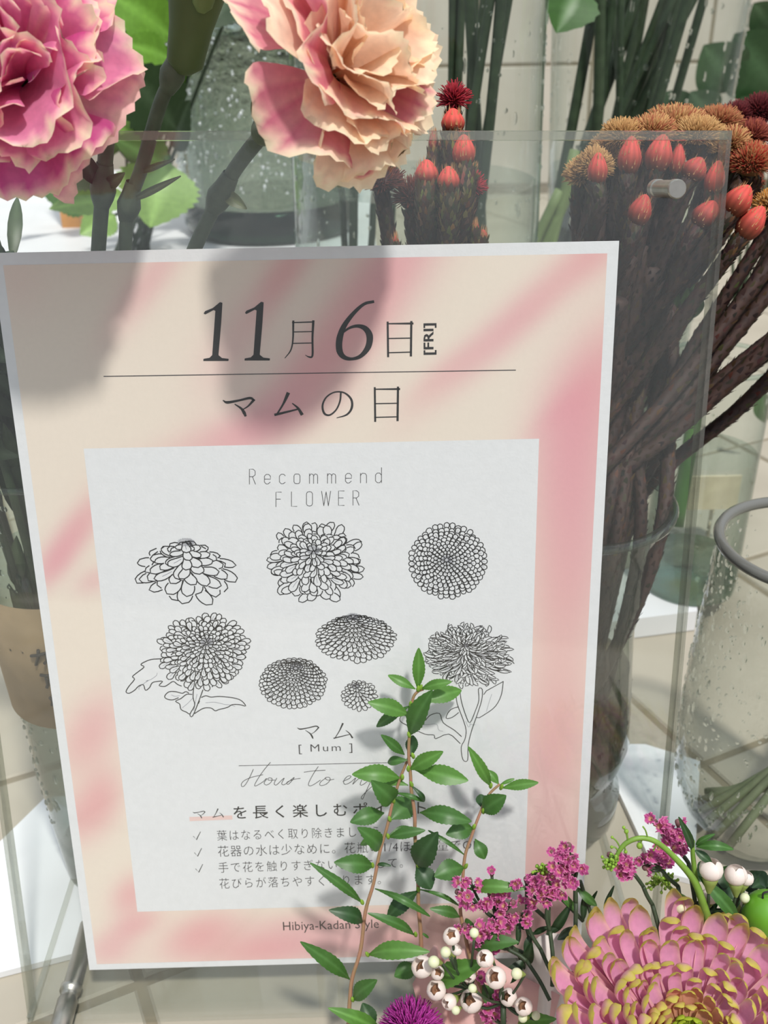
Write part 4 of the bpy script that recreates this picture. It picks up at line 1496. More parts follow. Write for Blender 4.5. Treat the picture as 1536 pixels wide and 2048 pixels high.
# peach carnation: calyx at left, face to the right and up
foot1 = at(330, 640, .035)
t, b, e, cd = carnation('carnation', 'peach and cream ruffled carnation leaning over the top of the sign', 742, 92, -.055, (.60, -.46, .44), .0255,
                        [foot1], (-.80, .36, -.55), [(CREAM, PEACH, PEACH), (CREAM, LPINK, PEACH), (CREAM, srgb(226, 140, 164)[:3], PEACH), (CREAM, srgb(214, 118, 142)[:3], LPINK), (CREAM, PEACH, srgb(248, 190, 150)[:3])], 32, 11, 'carnations behind the sign')
s1 = [foot1, at(390, 495, .022), at(440, 392, .014), at(476, 330, .008), at(530, 262, -.006), e]
cstem(t, s1, .0026, [2, 4])
leaf(t, at(446, 385, .013), at(494, 418, .010), .0042, bend=.1, fold=.5, c1=srgb(110, 118, 84)[:3], nl=8, na=4, name='stem_leaf')
leaf(t, at(530, 262, -.006), at(508, 186, -.014), .005, bend=-.12, fold=.5, c1=srgb(70, 92, 52)[:3], nl=8, na=4, name='stem_leaf')
# pink carnation, facing the camera at the left margin
foot2 = at(190, 640, .035)
t, b, e, cd = carnation('carnation', 'magenta-pink ruffled carnation cut by the left edge of the photo', -12, 112, -.052, (-.12, -.80, .42), .0270,
                        [foot2], (.35, .8, -.4), [(CREAM, PINK, MAG), (CREAM, MAG, PINK), (CREAM, PINK, PINK), (srgb(244, 200, 190)[:3], PINK, PEACH), (CREAM, LPINK, PEACH)], 30, 23, 'carnations behind the sign')
s2 = [foot2, at(197, 497, .022), at(206, 378, .016), at(212, 300, .012), at(215, 215, .006), b + Vector((.01, .012, -.004))]
cstem(t, s2, .0026, [2])
leaf(t, at(196, 372, .015), at(152, 292, .010), .006, bend=.1, fold=.4, c1=(.03, .04, .025), nl=8, na=4, name='stem_leaf')
leaf(t, at(214, 372, .015), at(250, 345, .012), .004, bend=.2, fold=.4, c1=srgb(84, 90, 66)[:3], nl=8, na=4, name='stem_leaf')
# third carnation, only its green calyx and stem reach into the frame
foot3 = at(245, 640, .035)
t, b, e, cd = carnation('carnation', 'carnation whose dark green calyx and stem hang in from the top edge', 455, -250, -.02, (.3, -.3, .9), .024,
                        [foot3], (-.32, .1, -.9), [(CREAM, PEACH, PEACH), (CREAM, PINK, LPINK)], 24, 37, 'carnations behind the sign')
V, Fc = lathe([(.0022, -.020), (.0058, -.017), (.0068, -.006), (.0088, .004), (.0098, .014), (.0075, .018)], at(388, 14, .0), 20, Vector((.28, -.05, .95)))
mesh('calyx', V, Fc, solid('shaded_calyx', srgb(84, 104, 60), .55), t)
s3 = [foot3, at(250, 497, .022), at(258, 410, .018), at(285, 330, .014), at(318, 215, .010), at(345, 148, .006), at(362, 80, .002)]
cstem(t, s3, .0024, [2, 5])
leaf(t, at(262, 402, .017), at(362, 352, .012), .0022, bend=.12, fold=.5, c1=srgb(92, 98, 70)[:3], nl=10, na=4, name='stem_leaf')
leaf(t, at(280, 345, .014), at(350, 318, .010), .0018, bend=.15, fold=.5, c1=srgb(92, 98, 70)[:3], nl=10, na=4, name='stem_leaf')
# glass tube behind the poster that holds the carnation stems
fo2 = at(250, 720, .050)
vase('bud_vase', 'narrow glass vase hidden behind the poster holding the carnation stems', (fo2.x, fo2.y, .0005), [(.026, 0), (.024, .02), (.026, .15), (.032, foot1.z + .004)], .008, .12, 0)
# ------------------------------------------------------------------ three leafy shoots in front of the poster
LG, LG2, LG3 = srgb(86, 132, 54)[:3], srgb(66, 108, 46)[:3], srgb(44, 76, 38)[:3]
Q6 = lambda x, y: (x / 2.666 + 560, y / 2.666 + 1280)


def shoot(name, label, path, leaves, dtop, dbot, group, base_px):
    ys = [p[1] for p in path]
    dd = lambda y: dtop + (dbot - dtop) * (y - min(ys)) / (max(ys) - min(ys))
    P = [at(*Q6(x, y), dd(y)) for x, y in path]
    foot = at(*base_px, dbot - .012)
    foot.z = max(foot.z - .04, .02)
    t = thing(name, label, 'plant shoot', foot, group)
    pts = [foot] + P[::-1]
    n = len(pts)
    V, Fc = tube(pts, [.00088 - .0004 * i / n for i in range(n)], 8, True, 5)
    mesh('stem', V, Fc, m_twig, t)
    for k, (bx, by, tx, ty, w, bend, dz, c) in enumerate(leaves):
        b = at(*Q6(bx, by), dd(by)); e = at(*Q6(tx, ty), dd(by) + dz)
        sc = (b - CW).length / F
        nr = (CW - b).normalized() + Vector((rnd.uniform(-.2, .2), 0, rnd.uniform(.1, .5)))
        cc = (LG, LG2, LG3)[c]
        leaf(t, b, e, w / 2.666 * sc, bend=bend, fold=.22, c1=cc, c2=tuple(x * 1.3 + .015 for x in cc), serr=.10, nl=24, na=6, shape=.54, nrm=nr, twist=rnd.uniform(-.3, .3))
        if k % 2 == 0:
            q = b + Vector((rnd.uniform(-.0006, .0006), -.0004, .001))
            V, Fc = ellipsoid(q, (rnd.uniform(-.4, .4), -.2, 1), .0008, .0019, 8, 6, .5)
            mesh('bud', V, Fc, m_bud, t)
    return t


SG = 'leafy shoots in front of the poster'
shoot('leafy_shoot', 'middle leafy shoot, tallest of the three, tip over the spidery flower drawing',
      [(765, 262), (735, 275), (710, 310), (697, 400), (690, 500), (686, 610), (696, 720), (700, 800), (718, 930), (720, 1050), (735, 1230), (738, 1420), (750, 1560), (757, 1750), (768, 1980), (770, 2060)],
      [(735, 268, 740, 42, 58, .05, .0, 0), (722, 262, 576, 188, 44, .1, .002, 0), (752, 262, 916, 222, 46, .14, -.004, 0), (745, 330, 968, 268, 78, .1, .006, 0),
       (690, 512, 814, 268, 104, .10, -.008, 1), (692, 402, 468, 332, 78, .12, -.004, 0), (694, 350, 514, 462, 52, .1, .006, 1), (664, 612, 538, 506, 46, .08, -.004, 1),
       (700, 624, 708, 508, 60, .05, .006, 2), (684, 640, 574, 652, 42, .2, .004, 1), (691, 692, 870, 594, 70, .10, -.006, 0), (718, 692, 1004, 750, 88, .10, -.006, 0),
       (700, 775, 770, 862, 22, .3, .0, 2), (745, 920, 1022, 968, 80, .28, -.008, 1), (729, 1210, 842, 1022, 116, .12, -.008, 2), (726, 1195, 806, 1330, 96, .12, -.006, 2),
       (740, 1335, 570, 1482, 74, .25, -.006, 2), (745, 1330, 955, 1418, 18, .25, -.002, 1), (735, 1740, 610, 1795, 78, .15, -.004, 1), (752, 1560, 792, 1588, 8, .1, 0, 1)], -.012, -.036, SG, (848, 2110))
shoot('leafy_shoot', 'left leafy shoot crossing the printed text, leaves spread to the left',
      [(690, 615), (668, 670), (640, 740), (600, 870), (570, 1000), (532, 1130), (498, 1300), (455, 1450), (430, 1650), (386, 1800), (374, 1900), (368, 1990), (366, 2060)],
      [(644, 738, 384, 716, 84, .20, -.004, 0), (684, 775, 498, 722, 50, .08, .006, 0), (597, 862, 486, 748, 98, .22, -.008, 1), (618, 815, 768, 862, 20, .25, -.002, 1),
       (590, 960, 702, 852, 118, .06, .008, 1), (556, 922, 374, 972, 80, .18, -.006, 1), (532, 1112, 412, 1000, 84, .18, -.008, 1), (548, 1040, 430, 1092, 34, .1, .004, 0),
       (576, 1052, 775, 1015, 50, .15, -.004, 1), (575, 1046, 700, 1000, 40, .1, .004, 1), (500, 1206, 288, 1186, 82, .2, -.006, 1), (512, 1198, 592, 1204, 14, .2, -.002, 2),
       (438, 1402, 160, 1188, 40, .16, -.006, 1), (506, 1326, 800, 1474, 30, .35, -.008, 1), (716, 1574, 466, 1456, 44, .2, -.006, 1), (440, 1505, 260, 1440, 68, .25, -.006, 2),
       (468, 1680, 798, 1662, 76, .20, -.010, 0), (372, 1810, 108, 1608, 62, .12, -.008, 1), (388, 1920, 518, 1812, 72, .1, -.006, 1)], -.014, -.040, SG, (690, 2120))
shoot('leafy_shoot', 'right leafy shoot, shortest of the three, rising from the pink florets',
      [(1172, 768), (1110, 830), (1060, 940), (1020, 1050), (985, 1160), (970, 1350), (962, 1450), (985, 1560), (1010, 1680), (1050, 1800), (1090, 1900), (1105, 2060)],
      [(1126, 782, 1003, 568, 52, .12, -.004, 0), (1166, 768, 1108, 694, 38, .1, .002, 0), (1182, 790, 1378, 760, 46, .08, -.004, 0), (1174, 772, 1250, 740, 14, .1, 0, 0),
       (1076, 918, 1206, 828, 92, .1, -.006, 1), (1088, 905, 1070, 822, 62, .05, .006, 2), (1028, 1002, 884, 1036, 84, .2, -.006, 1), (1040, 1060, 1092, 1168, 62, .2, -.004, 1),
       (984, 1212, 822, 1262, 96, .16, -.006, 1), (982, 1145, 790, 1015, 16, .2, .002, 1), (1000, 1332, 1304, 1328, 58, .25, -.010, 0), (958, 1478, 798, 1432, 46, .2, -.004, 1),
       (984, 1535, 1036, 1518, 66, .1, -.002, 1), (1028, 1642, 1274, 1612, 80, .25, -.010, 1), (800, 1852, 1094, 1718, 100, .12, -.012, 0), (1080, 1830, 1150, 1960, 70, .1, -.006, 1), (1270, 2048, 1474, 2020, 66, .2, -.012, 0)], -.014, -.046, SG, (980, 2120))
# low leaves rising from below the frame
lo = thing('leafy_shoot', 'short leafy shoot tips rising from the bottom edge under the left shoot', 'plant shoot', at(*Q6(520, 2200), -.05), SG)
for bx, by, tx, ty, w, bn, dz, c in [(540, 2090, 256, 1962, 78, .15, -.006, 0), (560, 2080, 762, 1946, 62, .12, -.004, 0), (500, 2075, 440, 1935, 90, .1, .006, 2), (800, 2100, 850, 1975, 110, .1, .004, 2), (590, 2090, 640, 1960, 80, .1, .01, 2), (370, 2110, 420, 1990, 80, .1, .006, 1)]:
    b = at(*Q6(bx, by), -.042); e = at(*Q6(tx, ty), -.042 + dz)
    leaf(lo, b, e, w / 2.666 * .00018, bend=bn, fold=.22, c1=(LG, LG2, LG3)[c], serr=.06, nl=18, shape=.5, nrm=(CW - b).normalized() + Vector((0, 0, .3)))
V, Fc = tube([Vector(lo['org']), at(*Q6(540, 2085), -.042)], .001, 6)
mesh('stem', V, Fc, m_twig, lo)

# ------------------------------------------------------------------ the big chrysanthemum


def strap(L, W, curl, seed, f):
    """long channelled petal: root at 0 growing along +Z, concave side towards -Y, tip hooked over"""
    ns, na = 14, 6
    V = []; C = []; Fc = []
    r_ = random.Random(seed)
    pink, pale, tip = srgb(228, 164, 196)[:3], srgb(246, 208, 196)[:3], srgb(212, 204, 96)[:3]
    if f < .24: pink, pale, tip = srgb(150, 172, 52)[:3], srgb(190, 196, 80)[:3], srgb(186, 204, 66)[:3]
    elif f < .45: pink, pale = srgb(216, 160, 130)[:3], srgb(230, 190, 140)[:3]
    y = z = 0.
    for i in range(ns + 1):
        s = i / ns
        ang = .10 + .25 * s - curl * max(0, (s - .62) / .38) ** 1.3 * 2.6      # leans outward then hooks inward
        w = W / 2 * (.42 + .58 * min(1, s / .6)) * math.sqrt(max(.10, 1 - max(0, (s - .72) / .28) ** 3.2))
        cupd = W * (.26 + .12 * (1 - s))
        for j in range(na + 1):
            a = j / na * 2 - 1
            x = w * math.sin(a * 1.35) / math.sin(1.35)
            d = -cupd * a * a * (w / (W / 2) + .1)
            V.append((x, y + d * math.cos(ang), z - d * math.sin(ang)))
            m = min(1, max(0, (s - .80 - .06 * (1 - abs(a))) / .10))
            e = max(0, (abs(a) - .55) / .45) * .8 * min(1, s * 1.6)
            C.append([(pink[q] * (1 - e) + pale[q] * e) * (1 - m) + tip[q] * m for q in range(3)])
        z += math.cos(ang) * L / ns
        y += math.sin(ang) * L / ns
    for i in range(ns):
        for j in range(na):
            k = i * (na + 1) + j
            Fc.append((k, k + 1, k + na + 2, k + na + 1))
    me = bpy.data.meshes.new('petal')
    me.from_pydata(V, [], Fc); me.update()
    me.polygons.foreach_set('use_smooth', [True] * len(Fc))
    ca = me.color_attributes.new('Col', 'FLOAT_COLOR', 'POINT')
    c = np.ones((len(V), 4)); c[:, :3] = C
    ca.data.foreach_set('color', c.ravel())
    me.materials.append(m_petal)
    return me


cc = at(1372, 2105, -.088)
mumt = thing('chrysanthemum', 'large pink chrysanthemum with yellow-green hooked petal tips and lime centre', 'flower', (cc.x, cc.y, max(.0, cc.z - .12)))
axm = Vector((-.03, -.12, 1)).normalized()
Rm = .0470
N = 250
strap_lib = {}
for i in range(N):
    f = ((i + .5) / N) ** .62                     # 0 centre .. 1 rim
    key = (int(f * 11), i % 4)
    if key not in strap_lib:
        f_ = (key[0] + .5) / 11
        strap_lib[key] = strap(Rm * (.14 + .92 * f_ ** 1.15), Rm * (.075 + .105 * f_ ** 1.2) * (1 + .08 * key[1] - .12), .75 + .25 * (key[1] % 3), i, f_)
    az = i * 2.39996 + rnd.uniform(-.12, .12)
    tilt = .08 + .90 * f ** 1.3 + rnd.uniform(-.09, .09)
    M = frame_z(cc - axm * .006, axm) @ Matrix.Rotation(az, 4, 'Z') @ Matrix.Translation((0, Rm * .30 * f, Rm * .14 * (1 - f))) @ Matrix.Rotation(-tilt, 4, 'X') @ Matrix.Rotation(rnd.uniform(-.3, .3), 4, 'Z')
    put(strap_lib[key], 'petal', mumt, M)
V, Fc = ellipsoid(cc - axm * .006, axm, Rm * .32, Rm * .16, 16, 8)
mesh('receptacle', V, Fc, solid('receptacle_green', srgb(120, 150, 50), .6), mumt)
V, Fc = tube([Vector(mumt['org']), cc - axm * .012], .003, 10)
mesh('stem', V, Fc, m_stemc, mumt)

# ------------------------------------------------------------------ pink papery florets (statice-like sprays)
K7 = lambda x, y: (x / 2.145 + 820, y / 2.145 + 1600)
m_florp = vcol('floret_tissue', .6, .4, .2, .15, 900)


def floret_mesh(seed, r=.0024):
    r_ = random.Random(seed)
    n = 30; V = []; C = []; Fc = []
    a0, a1, a2 = srgb(236, 200, 150)[:3], srgb(200, 90, 152)[:3], srgb(240, 158, 196)[:3]
    ph = r_.uniform(0, 6)
    for i, (rr, zz, c) in enumerate(((.10, .0, a1), (.22, .55, a0), (.5, 1.0, a1), (.8, 1.25, a1), (1.0, 1.2, a2))):
        for k in range(n):
            a = 2 * PI * k / n
            lobe = 1 - .26 * (i > 1) * (abs(math.cos(a * 2.5)) < .35) * (i / 4)
            ruf = (.30 * math.sin(a * 10 + ph) + .22 * math.sin(a * 5 + ph * 2)) * (i / 4) ** 2
            V.append((r * rr * lobe * math.cos(a), r * rr * lobe * math.sin(a), r * (zz + ruf)))
            m = .85 + .3 * r_.random()
            C.append([min(1, q * m) for q in c])
    for i in range(4):
        for k in range(n):
            Fc.append((i * n + k, i * n + (k + 1) % n, (i + 1) * n + (k + 1) % n, (i + 1) * n + k))
    me = bpy.data.meshes.new('floret')
    me.from_pydata(V, [], Fc); me.update()
    me.polygons.foreach_set('use_smooth', [True] * len(Fc))
    ca = me.color_attributes.new('Col', 'FLOAT_COLOR', 'POINT')
    c = np.ones((len(V), 4)); c[:, :3] = C
    ca.data.foreach_set('color', c.ravel()); me.materials.append(m_florp)
    return me


flor = [floret_mesh(i) for i in range(5)]
m_calyx = solid('dull_calyx', srgb(120, 84, 84), .7, .2, 300)


def spray(label, clusters, joints, d, root, group='pink papery floret sprays'):
    """clusters: (x, y, n, spread, nearest joint); joints: list of points down to the root (crop pixels)"""
    J = [at(*K7(x, y), d + k) for x, y, k in joints]
    rt = at(*K7(*root), d - .01)
    t = thing('floret_spray', label, 'flower', rt, group)
    prev = [(j + 1 if j + 1 < len(J) else None) for j in range(len(J))]
    for j, p in enumerate(J):
        q = J[j + 1] if j + 1 < len(J) else rt
        V, Fc = tube([p, (p + q) / 2 + Vector((rnd.uniform(-.001, .001), 0, 0)), q], .0008, 6, True, 4)
        mesh('stem', V, Fc, m_stemd, t)
    for x, y, n, sp_, j in clusters:
        c = at(*K7(x, y), d)
        jp = J[min(j, len(J) - 1)]
        V, Fc = tube([jp, (jp + c) / 2 + Vector((0, 0, -.001)), c - (c - jp).normalized() * .002], .0006, 6, True, 3)
        mesh('twig', V, Fc, m_stemd, t)
        for k in range(n):
            o = Vector((rnd.gauss(0, 1), rnd.gauss(0, .6), rnd.gauss(0, 1))) * sp_ * .00010
            dr = (Vector((rnd.uniform(-.8, .8), -rnd.uniform(.2, 1), rnd.uniform(.0, 1.)))).normalized()
            p = c + o
            M = frame_z(p, dr, rnd.uniform(0, 6)) @ Matrix.Scale(rnd.uniform(.7, 1.1), 4)
            put(flor[rnd.randrange(5)], 'floret', t, M)
        V, Fc = lathe([(.0003, -.003), (.0009, -.0012), (.0012, .0004), (.0006, .0012)], c, 8, (c - jp).normalized() + Vector((0, -.1, .3)))
        mesh('calyx', V, Fc, m_calyx, t)
    return t


spray('spray of mauve-pink florets spreading left over the right leafy shoot',
      [(255, 345, 4, 18, 0), (262, 410, 4, 16, 0), (345, 405, 4, 16, 1), (350, 310, 1, 3, 1), (440, 440, 5, 20, 1), (462, 490, 4, 16, 1), (400, 480, 2, 8, 1), (205, 395, 1, 3, 0), (500, 340, 4, 16, 2), (420, 520, 3, 14, 2), (395, 380, 2, 10, 1)],
      [(320, 470, .004), (370, 510, .004), (500, 520, .0), (560, 640, -.004)], -.034, (640, 800))
spray('dense round head of pink florets beside the lower corner of the poster print',
      [(580, 365, 7, 24, 0), (600, 410, 6, 20, 0), (560, 400, 4, 18, 0), (625, 385, 3, 10, 0), (470, 360, 2, 12, 0)],
      [(590, 450, .002), (600, 560, .0)], -.036, (610, 800))
spray('upright spray of pink florets at the right border of the poster',
      [(640, 235, 3, 12, 0), (695, 245, 5, 18, 0), (665, 285, 6, 20, 0), (672, 330, 5, 16, 0), (720, 290, 3, 10, 0), (680, 195, 1, 3, 0), (610, 225, 1, 6, 0)],
      [(705, 350, .002), (712, 440, .0)], -.036, (700, 800))
spray('low spray of bright pink florets among the white wax flowers',
      [(265, 560, 4, 18, 0), (235, 540, 2, 10, 0), (350, 560, 4, 16, 0), (330, 600, 5, 18, 0), (380, 620, 5, 16, 0), (290, 600, 3, 14, 0), (355, 525, 2, 8, 0)],
      [(420, 640, .003), (500, 690, .0)], -.040, (600, 860))
spray('topmost pink floret spray in front of the empty wet vase',
      [(1050, 95, 2, 8, 0), (1075, 120, 3, 12, 0), (1110, 155, 4, 16, 0), (1150, 185, 6, 20, 0), (1165, 150, 4, 14, 0), (1150, 95, 1, 3, 0), (1090, 150, 2, 10, 0)],
      [(1160, 225, .002), (1195, 270, .0)], -.040, (1240, 640))
spray('small drooping pink floret spray beside the arching green stem',
      [(858, 236, 2, 8, 0), (905, 275, 3, 12, 0), (935, 285, 4, 14, 0), (900, 320, 3, 10, 0), (945, 310, 2, 8, 0)],
      [(960, 315, .0), (1000, 370, .0), (1040, 450, -.002)], -.042, (1090, 640))
spray('short row of pink florets between the arching stem and the big chrysanthemum',
      [(985, 255, 2, 6, 0), (1035, 245, 4, 12, 0), (1065, 250, 5, 14, 0), (1095, 262, 3, 10, 0), (1010, 290, 1, 6, 0)],
      [(1080, 300, .0), (1150, 370, .0)], -.043, (1210, 640))
spray('shaded magenta florets low in the bouquet under the wax flowers',
      [(330, 905, 4, 16, 0), (375, 870, 3, 12, 0), (300, 760, 1, 5, 0), (385, 820, 3, 10, 0), (345, 925, 4, 18, 0)],
      [(400, 960, .0)], -.046, (430, 1050))

# ------------------------------------------------------------------ white wax flowers
m_waxc = solid('wax_centre_brown', srgb(158, 116, 86), .8, .25, 600)
m_waxg = solid('wax_calyx_green', srgb(140, 156, 78), .6, .2, 300)


def wax_mesh(seed):
    """five overlapping incurved petals forming a small open cup"""
    r_ = random.Random(seed)
    V = []; Fc = []; C = []
    R = 1.
    for p in range(5):
        a0 = 2 * PI * p / 5 + r_.uniform(-.08, .08)
        k0 = len(V)
        cl = r_.uniform(.95, 1.18)
        for i in range(7):
            s = i / 6
            th = min(.93, (.10 + .82 * s * cl)) * PI * .92
            half = (.30 + .58 * math.sin(PI * min(1, s * .62 + .12))) * (1 - .05 * s)
            for j in range(7):
                a = (j / 6 * 2 - 1)
                end = 1 - .12 * a * a * s
                th_ = th * end
                rr = math.sin(th_) * R * (1 + .03 * (p % 2))
                az = a0 + a * half
                V.append((rr * math.cos(az), rr * math.sin(az), -math.cos(th_) * R * .95))
                c = srgb(246, 234, 226)[:3] if s > .3 else srgb(236, 224, 206)[:3]
                C.append(c)
        for i in range(6):
            for j in range(6):
                k = k0 + i * 7 + j
                Fc.append((k, k + 1, k + 8, k + 7))
    me = bpy.data.meshes.new('blossom')
    me.from_pydata(V, [], Fc); me.update()
    me.polygons.foreach_set('use_smooth', [True] * len(Fc))
    ca = me.color_attributes.new('Col', 'FLOAT_COLOR', 'POINT')
    c = np.ones((len(V), 4)); c[:, :3] = C
    ca.data.foreach_set('color', c.ravel()); me.materials.append(m_wax)
    return me


waxes = [wax_mesh(i) for i in range(4)]


def mk(name, VF, mat, smooth=True):
    me = bpy.data.meshes.new(name)
    me.from_pydata([tuple(v) for v in VF[0]], [], [tuple(f) for f in VF[1]]); me.update()
    if smooth: me.polygons.foreach_set('use_smooth', [True] * len(me.polygons))
    me.materials.append(mat)
    return me


wc_me = mk('centre', lathe([(.001, -.30), (.42, -.22), (.55, -.05), (.40, -.10), (.30, .02), (.10, .0), (.08, .14), (.001, .16)], (0, 0, 0), 16), m_waxc)
wg_me = mk('calyx', lathe([(.18, -2.1), (.34, -1.7), (.55, -1.2), (.66, -.86), (.6, -.72)], (0, 0, 0), 12), m_waxg)
wb_me = mk('round_bud', ellipsoid((0, 0, 0), (0, 0, 1), 1, 1, 14, 10), solid('cream_bud', srgb(232, 236, 196), .45, .1, 300, trans=.15))


def wax_spray(label, flowers, buds, root, d, group='white wax flower sprays'):
    rt = at(*K7(*root), d)
    t = thing('wax_flower_spray', label, 'flower', rt, group)
    hub = at(*K7(root[0], root[1] - 90), d + .004)
    V, Fc = tube([rt, hub], .0011, 6)
    mesh('stem', V, Fc, m_stemd, t)
    for x, y, dia, dx, dy, dz in flowers:
        c = at(*K7(x, y), d + rnd.uniform(-.004, .004))
        r = dia / 2.145 * (c - CW).length / F / 2
        vw = (CW - c).normalized()
        rx = CR @ Vector((1, 0, 0)); uy = CR @ Vector((0, 1, 0))
        ax = (vw * dz + rx * dx + uy * dy).normalized()
        M = frame_z(c, ax, rnd.uniform(0, 6)) @ Matrix.Scale(r, 4)
        o = put(waxes[rnd.randrange(4)], 'blossom', t, M)
        for me, nm in ((wc_me, 'centre'), (wg_me, 'calyx')):
            s = bpy.data.objects.new(nm, me); COL.objects.link(s)
            s.parent = o
        e = c - ax * r * 2.0
        V, Fc = tube([e, (e + hub) / 2 + Vector((rnd.uniform(-.002, .002), 0, -.002)), hub], .00055, 5, True, 4)
        mesh('twig', V, Fc, m_stemd, t)
    for x, y, dia, dx, dy in buds:
        c = at(*K7(x, y), d - .003)
        r = dia / 2.145 * (c - CW).length / F / 2
        rx = CR @ Vector((1, 0, 0)); uy = CR @ Vector((0, 1, 0))
        ax = ((CW - c).normalized() * .4 + rx * dx + uy * dy).normalized()
        M = frame_z(c, ax) @ Matrix.Scale(r, 4)
        o = put(wb_me, 'bud', t, M)
        s = bpy.data.objects.new('calyx', wg_me); COL.objects.link(s); s.parent = o
        s.scale = (1.2, 1.2, 1.0); s.location = (0, 0, .35)
        e = c - ax * r * 1.7
        V, Fc = tube([e, (e + hub) / 2 + Vector((0, 0, -.002)), hub], .0005, 5, True, 4)
        mesh('twig', V, Fc, m_stemd, t)


wax_spray('left spray of white wax flowers with brown centres above the pink paper',
          [(178, 585, 68, -.1, .5, 1), (52, 716, 84, -.5, .3, .8), (113, 815, 76, -.3, .2, 1), (168, 866, 60, -.4, -.2, .5), (118, 742, 54, .2, .2, .9), (252, 752, 56, -.2, -.4, .7), (200, 644, 44, .5, .6, .2)],
          [(153, 652, 42, -.4, .3), (102, 694, 46, -.7, .1), (275, 570, 38, .0, .9), (196, 902, 34, -.4, -.2)], (250, 900), -.052)
wax_spray('middle spray of white wax flowers beside the big chrysanthemum petals',
          [(322, 680, 68, -.5, .2, .8), (368, 762, 82, -.5, .2, 1), (262, 862, 86, -.4, .3, .9), (422, 846, 66, -.5, .2, .9), (487, 886, 68, -.4, .2, 1)],
          [(458, 745, 44, -.9, .1), (268, 808, 34, -.5, .4), (484, 934, 36, -.6, .0), (540, 925, 34, .1, .3)], (400, 960), -.056)
wax_spray('right spray of pale pink wax flowers behind the big chrysanthemum',
          [(1292, 298, 92, .1, .95, .15), (1398, 322, 84, .0, 1, .15), (1440, 335, 60, .3, .9, .2), (1455, 452, 66, .7, .5, .3), (1288, 412, 62, .3, .9, .3), (1222, 586, 84, -.3, .8, .3), (1335, 556, 84, .0, .6, .8)],
          [(1160, 463, 46, -.1, .9), (1436, 420, 38, .0, .6), (1500, 614, 36, .2, .6)], (1320, 760), -.046)

# ------------------------------------------------------------------ green sprays, leaves, fruit, paper
m_pan = solid('arching_stem_green', srgb(120, 156, 62), .5, .1, 200)
pa = thing('green_seed_spray', 'arching green stem with tiny round seed buds, nodding over the drooping florets', 'plant', at(*K7(1310, 640), -.05))
V, Fc = tube([Vector(pa['org'])] + [at(*K7(x, y), -.050) for x, y in [(1300, 585), (1262, 460), (1222, 352), (1150, 262), (1065, 185), (995, 163), (935, 180), (900, 215), (872, 268)]], [.0017, .0016, .0015, .0013, .0011, .001, .0009, .0009, .0008, .0006], 8, True, 5)
mesh('stem', V, Fc, m_pan, pa)
for x, y, r, jx, jy in [(917, 118, 8, 935, 180), (928, 135, 11, 935, 180), (867, 160, 7, 905, 210), (985, 196, 15, 1000, 165), (865, 202, 8, 895, 220), (925, 222, 9, 915, 195), (1045, 215, 5, 1060, 185), (862, 232, 7, 880, 250), (1000, 115, 4, 1020, 165)]:
    c = at(*K7(x, y), -.050); j = at(*K7(jx, jy), -.050)
    mesh('bud', *ellipsoid(c, (0, 0, 1), r / 2.145 * .00016, r / 2.145 * .00018, 10, 8), m_bud, pa)
    V, Fc = tube([c, (c + j) / 2 + Vector((0, 0, .0008)), j], .0003, 5, True, 3)
    mesh('twig', V, Fc, m_pan, pa)


def umbel(label, cx, cy, w, h, d, n, root):
    c = at(*K7(cx, cy), d); rt = at(*K7(*root), d)
    t = thing('bud_cluster', label, 'plant', rt)
    V, Fc = tube([rt, (rt + c) / 2 + Vector((0, 0, -.001)), c], .0008, 6, True, 4)
    mesh('stem', V, Fc, m_pan, t)
    mb = MB()
    for i in range(n):
        dx, dy = rnd.gauss(0, .33) * w, rnd.gauss(0, .33) * h
        q = at(*K7(cx + dx, cy + dy), d + rnd.uniform(-.004, .004))
        mb.add(*ellipsoid(q, (0, 0, 1), rnd.uniform(.0004, .0007), .0007, 7, 5))
        mb.add(*tube([q, q.lerp(c, .8)], .00018, 4))
    o = mb.build('buds', m_bud, t); o['kind'] = 'stuff'


umbel('tuft of tiny green buds behind the dense pink floret head', 575, 300, 70, 34, -.032, 70, (640, 420))
umbel('nodding tuft of tiny green buds at the tip of the arching stem', 860, 268, 42, 44, -.048, 70, (872, 240))
umbel('loose tuft of tiny green buds between the arching stem and dark leaves', 1085, 345, 100, 50, -.034, 80, (1180, 420))

bs = thing('leafy_sprig', 'narrow-leaved green sprig standing beside the arching green stem', 'plant', at(*K7(1295, 640), -.047))
V, Fc = tube([Vector(bs['org'])] + [at(*K7(x, y), -.047) for x, y in [(1262, 480), (1228, 350), (1216, 260), (1212, 200), (1216, 175)]], [.0013, .0012, .001, .0009, .0008, .0006], 8, True, 5)
mesh('stem', V, Fc, m_pan, bs)
for bx, by, tx, ty, w, bn, c in [(1228, 200, 1388, 212, 42, .28, 1), (1226, 192, 1308, 146, 22, .15, 1), (1212, 215, 1152, 72, 34, .1, 2), (1238, 325, 1412, 532, 62, .16, 1), (1222, 215, 1296, 275, 36, .1, 2)]:
    b = at(*K7(bx, by), -.047); e = at(*K7(tx, ty), -.050)
    leaf(bs, b, e, w / 2.145 * .00016, bend=bn, c1=(LG, LG2, LG3)[c], nl=14, serr=.05, nrm=(CW - b).normalized() + Vector((0, 0, .4)))
